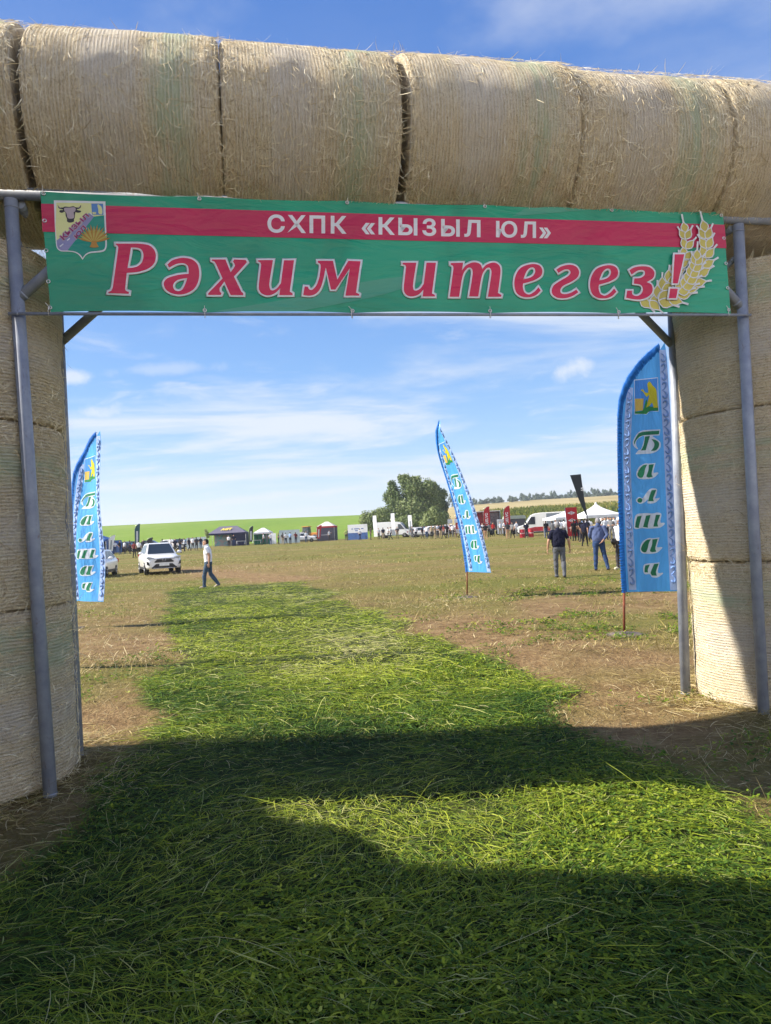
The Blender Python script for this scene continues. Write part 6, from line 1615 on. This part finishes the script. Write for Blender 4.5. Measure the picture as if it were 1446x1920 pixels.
def feather(label, loc, h, w, cols, lean=0.0, rotz=0.0, square=False, group=None, name='feather_flag', mark=None):
    o = thing(name, label, 'flag', loc, rotz, group)
    mb = MB(); pts = [(0, 0, 0), (0, 0, h * .75), (lean * .6, 0, h * .93), (lean + (0 if square else w * .8), 0, h)]
    if square: pts = [(0, 0, 0), (lean, 0, h)]
    mb.tube(pts, .018, 6); mb.build('pole', M_CHROME, o)
    if square: P = [(0.02, h * .12), (w, h * .12), (w + lean, h), (0.02 + lean, h)]
    else: P = [(0.02, h * .18), (w, h * .18), (w + lean * .4, h * .6), (w * .95 + lean, h * .995), (w * .55 + lean * .8, h * .975), (w * .2 + lean * .5, h * .91), (.02 + lean * .2, h * .80)]
    mb = MB(); mb.prism(P, -.008, .008); sail = mb.build('sail', cols[0], o)
    if len(cols) > 1:
        mb = MB(); x0, x1 = w * .32, w * .72
        if mark == 'base':
            mb.prism([(0.02, h * .18), (w, h * .18), (w, h * .36), (0.02, h * .36)], -.014, .014)
        else: mb.prism([(x0, h * .26), (x1, h * .26), (x1 + lean * .3, h * .74), (x0 + lean * .3, h * .74)], -.014, .014)
        mb.build('print', cols[1], sail)
    return o, sail
M_SRED = cloth('sail_red', (.50, .022, .035)); M_SWHITE = cloth('sail_white', (.72, .73, .76)); M_SBLACK = cloth('sail_black', (.018, .022, .030), .6, .05); M_STEAL = cloth('sail_teal', (.03, .10, .12)); M_SLET = plain('sail_lettering', (.74, .72, .74), .7)
feather('small white feather flag beside the blue tent at the far left', spot(201, 97), 2.55, .5, [M_SWHITE, M_GREYP], .45, R_(10))
feather('dark teal feather flag with white print behind the suv', spot(250.5, 104), 4.0, .62, [M_STEAL, M_SWHITE], .25)
feather('short black flag just left of the roof of the suv', spot(272, 98), 2.0, .55, [M_SBLACK], .4)
feather('black and white feather flag right of the grey tent', spot(465, 114), 2.95, .52, [M_SBLACK, M_SWHITE], .22)
feather('red feather flag at the left corner of the red tent', spot(592, 117), 2.6, .5, [M_SRED, M_SWHITE], .4)
GW = 'tall narrow white banners round the white van'
for px, h, lb in ((699, 3.55, 'leftmost of the three tall narrow white banners'), (733, 3.75, 'middle one of the three tall narrow white banners'), (765, 3.35, 'rightmost of the three tall narrow white banners')):
    feather(lb, spot(px, 110), h, .66, [M_SWHITE, M_GREYP] if px > 760 else [M_SWHITE], -.06, R_(-34), True, GW, 'banner_flag')
GR = 'red feather flags with white lettering by the red truck'
for px, d, h, lb in ((853, 96, 3.0, 'red feather flag just left of the twisted blue flag'), (906, 92, 3.75, 'red feather flag before the middle of the red truck'), (944, 92, 3.7, 'red feather flag before the grey trailer')):
    o, sail = feather(lb, spot(px, d), h, .78, [M_SRED, M_SWHITE], .06, 0, False, GR, mark='base')
    P, T, _ = text2d('ПЕГАС', .03)
    mb = MB(); mb.add([(.22 + (1 - p[1]) * 0 + p[1] * .34, -.020, h * .42 + (p[0]) * h * .36) for p in P], T); mb.add([(.22 + p[1] * .34, -.019, h * .42 + p[0] * h * .36) for p in P], [t_[::-1] for t_ in T]); mb.build('lettering', M_SLET, o)
# tall red banner with three white diamond emblems
o, sail = feather('tall red banner with three white diamond emblems before the white tent', spot(1062.5, 62), 2.75, .98, [M_SRED], -.12, R_(3), True, None, 'banner_flag')
for k in range(3):
    z = 2.28 - .62 * k; x = .42 - .05 * (z / 2.75) + .02
    mb = MB(); mb.prism([(x - .34, z), (x - .1, z + .10), (x, z + .16), (x + .1, z + .10), (x + .34, z), (x + .1, z - .10), (x, z - .15), (x - .1, z - .10)], -.018, -.010); em = mb.build('emblem', M_SWHITE, o)
    ring = [(x + .10 * math.cos(a), -.020, z + .075 * math.sin(a)) for a in np.linspace(0, 2 * math.pi, 17)]
    mb = MB(); mb.tube(ring, .016, 5, cap=False); mb.build('emblem_ring', M_SRED, em)
mb = MB(); mb.box((-.06, .02, 1.2), (.10, .05, 2.4)); mb.build('post', M_CWHITE, o)
# black flag blown into a wedge
o = thing('feather_flag', 'black wedge shaped flag tapering down towards the white pavilion', 'flag', spot(1103, 56))
bz = o.location; q = lambda px, py: at(px, py, 56) - bz
A0, A1, B0, C0 = q(1069, 891), q(1089, 889), q(1095, 935), q(1101, 966)
mb = MB(); mb.add([A0, A1, B0 + Vector((.0, .0, 0)), C0, q(1099, 966), q(1086, 938)], [(0, 5, 4, 3, 2, 1)]); mb.add([p + Vector((0, .02, 0)) for p in (A0, A1, B0, C0, q(1099, 966), q(1086, 938))], [(0, 1, 2, 3, 4, 5)])
mb.build('sail', M_SBLACK, o)
mb = MB(); mb.tube([(0, 0, 0), C0, B0.lerp(A1, .1), A1], [.03, .025, .02, .012], 6); mb.build('pole', M_SBLACK, o)
P, T, _ = text2d('S', .02)
mb = MB(); c_ = q(1089, 918); mb.add([(c_.x + .28 * p[0], c_.y - .02, c_.z - .10 + p[1] * .26) for p in P], T); mb.build('print', M_SLET, o)

# red show truck with its side open, grey trailer, barrels, tractor
tr = thing('show_truck', 'long red show truck trailer with its side open behind the red flags', 'truck', spot(898, 100), R_(-2))
mb = MB(); mb.box((0, 1.1, 1.95), (5.4, .06, 2.4)); mb.build('back_wall', M_REDP, tr)
mb = MB(); mb.box((0, 0, 3.2), (5.5, 2.3, .10)); mb.build('roof', plain('pale_truck_roof', (.66, .58, .56), .5), tr)
mb = MB(); mb.box((0, 0, .70), (5.5, 2.3, .14)); mb.build('floor', M_GREYP, tr)
for x, m_ in ((-2.7, M_REDP), (2.7, M_GREYP)): mb = MB(); mb.box((x, 0, 1.95), (.08, 2.3, 2.4)); mb.build('end_wall', m_, tr)
mb = MB(); mb.box((1.75, -.55, 1.9), (1.8, .05, 2.2)); mb.build('shelf_wall', poster('shelf_print', [(.03, .02, .03), (.16, .12, .13), (.05, .03, .04), (.40, .36, .36)], 2.2), tr)
mb = MB(); mb.box((-.4, -.9, 1.95), (.10, .10, 2.4)); mb.build('pillar', M_CWHITE, tr)
for x in (1.5, 2.35):
    M = Matrix.Translation((x, -.9, .33)) @ Matrix.Rotation(R_(90), 4, 'X'); mb = MB(); mb.lathe([(.2, -.13), (.33, -.13), (.34, 0), (.33, .13), (.12, .14), (.0, .14)], 20, M=M); mb.build('wheel', M_TYRE, tr)
gt_ = thing('box_trailer', 'slate grey box trailer with a pale roof right of the red flags', 'trailer', spot(960, 97), R_(4))
mb = MB(); mb.box((.25, 0, 1.25), (2.5, 1.7, 1.45)); mb.build('box', plain('slate_panel', (.055, .055, .075), .6), gt_, bevel=.03)
mb = MB(); mb.prism([(-1.15, 2.0), (1.65, 2.0), (1.45, 2.42), (-1.0, 2.42)], -.95, .95); mb.build('roof', plain('grey_green_roof', (.33, .37, .33), .6), gt_)
mb = MB(); mb.box((-1.6, -.5, 1.1), (1.1, .06, 1.9)); mb.build('open_door', M_CWHITE, gt_)
for x in (-.1, .6):
    M = Matrix.Translation((x, -.88, .32)) @ Matrix.Rotation(R_(90), 4, 'X'); mb = MB(); mb.lathe([(.2, -.1), (.31, -.1), (.32, 0), (.31, .1), (.12, .11), (.0, .11)], 20, M=M); mb.build('wheel', M_TYRE, gt_)
GBA = 'red steel barrels beside the red and white van'
M_BARREL = plain('red_barrel_paint', (.40, .015, .03), .4, .4, .1, 3); M_BSTR = plain('barrel_print', (.62, .42, .42), .5)
for px, lb in ((977, 'left one of the two red barrels beside the van'), (993.5, 'right one of the two red barrels beside the van')):
    o = thing('barrel', lb, 'barrel', spot(px, 78), 0, GBA)
    mb = MB(); mb.lathe([(.27, 0), (.285, .02), (.28, .05), (.28, .28), (.295, .30), (.28, .32), (.28, .58), (.295, .60), (.28, .62), (.28, .85), (.287, .88), (.265, .88), (.26, .86), (0, .86)], 24); mb.build('drum', M_BARREL, o)
    mb = MB(); mb.lathe([(.2835, .42), (.2855, .43), (.2855, .50), (.2835, .51)], 24); mb.build('band', M_BSTR, o)
M_ORNG = plain('orange_machine_paint', (.55, .22, .03), .45, .4, .12, 3)
o = thing('tractor', 'orange tractor with big dark wheels left of the red tent', 'tractor', spot(581, 124), R_(70))
mb = MB(); mb.box((0, -.6, 1.05), (.75, 1.7, .75)); mb.build('hood', M_ORNG, o, bevel=.08)
mb = MB(); mb.box((0, .75, 1.65), (1.2, 1.2, 1.5), taper=.85); mb.build('cab', M_GLASS, o, bevel=.06)
mb = MB(); mb.box((0, .75, 2.45), (1.3, 1.3, .12)); mb.build('cab_roof', M_ORNG, o, bevel=.04)
for s in (-1, 1): wheel(o, s * .85, .95, .78, .42); wheel(o, s * .75, -1.05, .5, .3)
hr = thing('disc_wheel', 'dark green rimmed implement wheel standing left of the orange tractor', 'wheel', spot(574.5, 120), R_(20))
M = Matrix.Translation((0, 0, 1.55)) @ Matrix.Rotation(R_(90), 4, 'X'); mb = MB()
ring = [M @ Vector((.48 * math.cos(a), .48 * math.sin(a), 0)) for a in np.linspace(0, 2 * math.pi, 33)]
mb.tube(ring, .07, 8, cap=False); mb.build('rim', plain('dark_green_paint', (.02, .06, .04), .5), hr)
mb = MB()
for k in range(4): a = k * math.pi / 4; mb.tube([M @ Vector((.46 * math.cos(a), .46 * math.sin(a), 0)), M @ Vector((-.46 * math.cos(a), -.46 * math.sin(a), 0))], .018, 6)
mb.tube([(0, 0, 1.1), (.25, 0, 0)], .035, 6); mb.tube([(0, 0, 1.1), (-.25, 0, 0)], .035, 6); mb.build('spokes', M_GREYP, hr)

# ------------------------------------------------------------------ trees, corn, far wood
def leafmat(name, stops):
    t = NT(name); tn = t.attr('tint'); return t.bsdf(t.ramp(tn, stops), .55, None, .3, trans=.25)
M_LEAF = leafmat('birch_leaves', [(0, (.05, .085, .025)), (.35, (.115, .165, .05)), (.65, (.20, .25, .085)), (.9, (.31, .33, .14)), (1, (.40, .34, .16))])
M_LEAFD = leafmat('dark_leaves', [(0, (.03, .055, .03)), (.5, (.06, .095, .045)), (1, (.12, .155, .07))])
M_LEAFW = leafmat('willow_leaves', [(0, (.07, .11, .035)), (.5, (.165, .215, .07)), (1, (.30, .33, .13))])
M_LEAFF = leafmat('far_leaves', [(0, (.06, .09, .085)), (.5, (.10, .14, .115)), (1, (.16, .20, .14))])
M_BARK = plain('bark', (.17, .145, .12), .9, .2, .3, 6, .5)
def leaf_cloud(g, blobs, n, size, tone):
    """leaf faces spread through the volume of uneven blobs (cx, cy, cz, rx, ry, rz)"""
    B = np.array(blobs, float); vol = B[:, 3] * B[:, 4] * B[:, 5]; k = g.choice(len(B), n, p=vol ** .72 / (vol ** .72).sum())
    d = g.normal(0, 1, (n, 3)); d /= np.linalg.norm(d, axis=1)[:, None]; r = g.random(n) ** .42
    P = B[k, :3] + d * B[k, 3:6] * (r * g.uniform(.86, 1.16, n))[:, None]
    # clumps: drop leaves in a noise field so that the crown opens
    keep = (vnoise(P[:, 0] + P[:, 2] * .6, P[:, 1] + P[:, 2] * .8, size * 5, 4.0) + .5 * vnoise(P[:, 0] - P[:, 1], P[:, 2], size * 3, 8.0)) > g.normal(-.36, .15, n)
    P = P[keep]; d = d[keep]; r = r[keep]; k = k[keep]; m = len(P)
    nrm = d * .9 + g.normal(0, .55, (m, 3)) + np.array([0, 0, .25]); nrm /= np.linalg.norm(nrm, axis=1)[:, None]
    a = np.cross(nrm, g.normal(0, 1, (m, 3))); a /= np.linalg.norm(a, axis=1)[:, None]; b = np.cross(nrm, a)
    s = size * g.uniform(.55, 1.35, m)[:, None]
    V = np.stack([P - a * s * .5, P + b * s * .34, P + a * s * .5, P - b * s * .34], 1).reshape(-1, 3)
    F = (np.arange(m) * 4)[:, None] + np.arange(4)[None]
    tint = np.clip(tone + .30 * vnoise(P[:, 0], P[:, 1] + P[:, 2], size * 7, 14.) + g.normal(0, .15, m) + (B[k, 6] if B.shape[1] > 6 else 0), 0, 1)
    return V, F, np.repeat(tint, 4)
def tree(label, loc, blobs, n, size, mat_, tone, trunks, seed, name='tree', cat='tree', group=None):
    o = thing(name, label, cat, loc, 0, group); g = np.random.default_rng(seed)
    V, F, T = leaf_cloud(g, blobs, n, size, tone)
    link('crown', fast_mesh('crown', V, F, [mat_], T), o)
    mb = MB()
    for (x, y, h, r) in trunks:
        jx = g.normal(0, .15 * h * .3, 4)
        mb.tube([(x, y, -.2), (x + jx[0] * .3, y, h * .35), (x + jx[1] * .7, y + jx[3] * .3, h * .7), (x + jx[2], y, h)], [r, r * .8, r * .5, r * .15], 8)
        for q in range(7):
            z = h * (.3 + .09 * q); a = g.random() * 6.28; L = h * .24
            mb.tube([(x + jx[0] * .3, y, z), (x + math.cos(a) * L * .6, y + math.sin(a) * L * .6, z + L * .45), (x + math.cos(a) * L, y + math.sin(a) * L, z + L * .7)], [r * .35, r * .2, r * .06], 6)
    mb.build('trunk', M_BARK, o)
    return o
D = 150.0; S = D / FPX
def blob(px, py, rx, ry, bx, by0, tone=0.0, dy=0.0):
    """crown lump by its size in the photo, at tree distance; depth as thick as it is wide"""
    return ((px - bx) * S, dy, (by0 - py) * S, rx * S, rx * S * .85, ry * S, tone)
bl = [blob(778, 905, 26, 24, 780, 978), blob(765, 886, 15, 13, 780, 978), blob(754, 880, 6, 6, 780, 978), blob(806, 889, 8, 7, 780, 978, .1), blob(727, 915, 9, 10, 780, 978, -.06), blob(834, 915, 8, 10, 780, 978, .05), blob(800, 905, 26, 20, 780, 978, .12), blob(745, 925, 22, 24, 780, 978), blob(738, 893, 9, 10, 780, 978, -.12), blob(740, 905, 13, 13, 780, 978, -.05), blob(815, 925, 20, 26, 780, 978, .08), blob(775, 940, 40, 30, 780, 978), blob(812, 898, 11, 10, 780, 978, .1), blob(758, 882, 9, 8, 780, 978), blob(785, 884, 12, 7, 780, 978), blob(800, 950, 30, 22, 780, 978, -.1)]
tree('big spreading birch tree, tallest of the clump in the middle distance', spot(780, D), bl, 32000, .40, M_LEAF, .46, [(0, 0, 8.5, .28), (-2.3, .6, 7.6, .2), (2.6, -.4, 7.8, .22)], 3, 'birch_tree')
bl = [blob(825, 922, 14, 22, 826, 978), blob(831, 942, 13, 18, 826, 978), blob(820, 905, 10, 12, 826, 978), blob(834, 955, 9, 13, 826, 978), blob(824, 955, 14, 18, 826, 978)]
tree('dark tree at the right rim of the clump', spot(824, 158), bl, 11000, .40, M_LEAFD, .55, [(0, 0, 6.2, .2)], 4)
GBU = 'willow bushes round the foot of the big tree'
bl = [blob(703, 958, 19, 17, 705, 980), blob(722, 953, 18, 18, 705, 980), blob(688, 957, 14, 16, 705, 980), blob(712, 946, 11, 9, 705, 980), blob(692, 967, 11, 11, 705, 980), blob(715, 948, 8, 7, 705, 980), blob(702, 950, 9, 8, 705, 980), blob(735, 965, 18, 15, 705, 980)]
tree('grey green willow bush, left of the big tree', spot(705, 144), bl, 11000, .36, M_LEAFW, .5, [(0, 0, 2.4, .09), (1, .3, 2.2, .08)], 5, 'bush', 'bush', GBU)
bl = [blob(760, 968, 20, 14, 765, 982), blob(778, 966, 17, 14, 765, 982), blob(748, 970, 14, 12, 765, 982, -.1)]
tree('willow bush behind the white van, under the big tree', spot(765, 140), bl, 8000, .34, M_LEAFW, .42, [(0, 0, 1.8, .08)], 6, 'bush', 'bush', GBU)
bl = [blob(812, 958, 17, 16, 815, 981), blob(826, 962, 15, 16, 815, 981, -.12), blob(800, 968, 13, 11, 815, 981, .1), blob(815, 945, 9, 8, 815, 981)]
tree('willow bush right of the big tree above the parked cars', spot(815, 138), bl, 9000, .34, M_LEAFW, .5, [(0, 0, 2.2, .08)], 7, 'bush', 'bush', GBU)
sp = thing('sapling', 'young tree with yellow leaves behind the walking man', 'tree', spot(386, 104)); g = np.random.default_rng(9)
V, F, T = leaf_cloud(g, [(0, 0, 2.25, .32, .3, .5, 0), (.1, 0, 1.75, .3, .25, .3, 0), (-.15, 0, 2.6, .16, .16, .28, .1)], 420, .16, .75); link('crown', fast_mesh('crown', V, F, [M_LEAFW], T), sp)
mb = MB(); mb.tube([(0, 0, 0), (.03, 0, 1.2), (0, 0, 2.7)], [.035, .028, .01], 6); mb.build('trunk', M_BARK, sp)
# far wood on the crest: one mass
g = np.random.default_rng(12); parts = []
for px in np.concatenate([np.arange(826, 905, 4.2), np.arange(906, 1170, 5.0), np.arange(1170, 1460, 6.0)]):
    px = px + g.normal(0, 1.5); d = 500 + g.normal(0, 8)
    crest_y = np.interp(px, [826, 860, 905, 960, 1060, 1160, 1446], [952, 951, 945, 940, 935, 929, 912])
    top = np.interp(px, [826, 850, 880, 905, 955, 1000, 1060, 1160, 1446], [928, 929, 936, 934, 931, 925, 923, 917, 900]) + g.normal(0, 2.2)
    if 944 < px < 956: continue
    b0 = at(px, crest_y + 2, d); hgt = max((crest_y + 2 - top), 5) * d / FPX; w = g.uniform(1.3, 2.4)
    lobes = [(b0.x + g.normal(0, .8), b0.y + g.normal(0, 2), b0.z + hgt * (.25 + .18 * j), w * (1.15 - .2 * j) * g.uniform(.7, 1.1), w, hgt * .24, g.normal(0, .1)) for j in range(4)]
    parts.append(leaf_cloud(g, lobes, 420, .95, .5 + g.normal(0, .12)))
V, F, T = merge(parts); o = link('far_wood', fast_mesh('far_wood', V, F, [M_LEAFF], T)); tag(o, 'far line of trees along the crest of the dry hill', 'wood', kind='stuff')
# maize field on the right slope
g = np.random.default_rng(14); n = 26000
px = g.uniform(900, 1500, n); d = g.uniform(128, 200, n); az_ = np.arctan2((px - 723) / FPX, 1) ; X = d * np.tan(az_); Y = d
Zb = ground_z(X, Y); h = g.uniform(1.7, 2.5, n); a = g.random(n) * 6.28; wv = g.uniform(.10, .24, n)
ca, sa = np.cos(a) * wv, np.sin(a) * wv; lx, ly = g.normal(0, .22, n), g.normal(0, .22, n)
zb = Zb + h * g.uniform(0, .6, n)
V = np.stack([np.stack([X - ca, Y - sa, zb], -1), np.stack([X + ca, Y + sa, zb], -1), np.stack([X + lx + ca * .4, Y + ly + sa * .4, Zb + h], -1), np.stack([X + lx - ca * .4, Y + ly - sa * .4, Zb + h], -1)], 1).reshape(-1, 3)
F = (np.arange(n) * 4)[:, None] + np.arange(4)[None]
M_CORN = leafmat('maize_leaves', [(0, (.05, .085, .014)), (.45, (.13, .16, .022)), (.75, (.27, .24, .05)), (1, (.40, .31, .11))])
T = np.repeat(np.clip(.45 + .5 * vnoise(X, Y, 9, 3.) + g.normal(0, .2, n), 0, 1), 4)
o = link('maize_field', fast_mesh('maize_field', V, F, [M_CORN], T)); tag(o, 'ripening maize standing on the slope behind the white tents', 'maize', kind='stuff')
# ------------------------------------------------------------------ thin summer haze
hz = bpy.data.materials.new('haze'); hz.use_nodes = True
hn = hz.node_tree; hn.nodes.clear()
ho = hn.nodes.new('ShaderNodeOutputMaterial'); hv = hn.nodes.new('ShaderNodeVolumePrincipled')
hv.inputs['Color'].default_value = (.86, .91, 1, 1); hv.inputs['Density'].default_value = 0.0003; hv.inputs['Anisotropy'].default_value = .2
hn.links.new(hv.outputs[0], ho.inputs['Volume'])
zlo = float(min(GV[:, 2].min(), -2)) - 1
mb = MB(); mb.box((0, 0, (zlo + 42) / 2), (3100, 3100, 42 - zlo))
hb_ = mb.build('haze', hz); hb_['kind'] = 'stuff'; hb_['label'] = 'thin pale summer haze over the whole field'; hb_['category'] = 'haze'
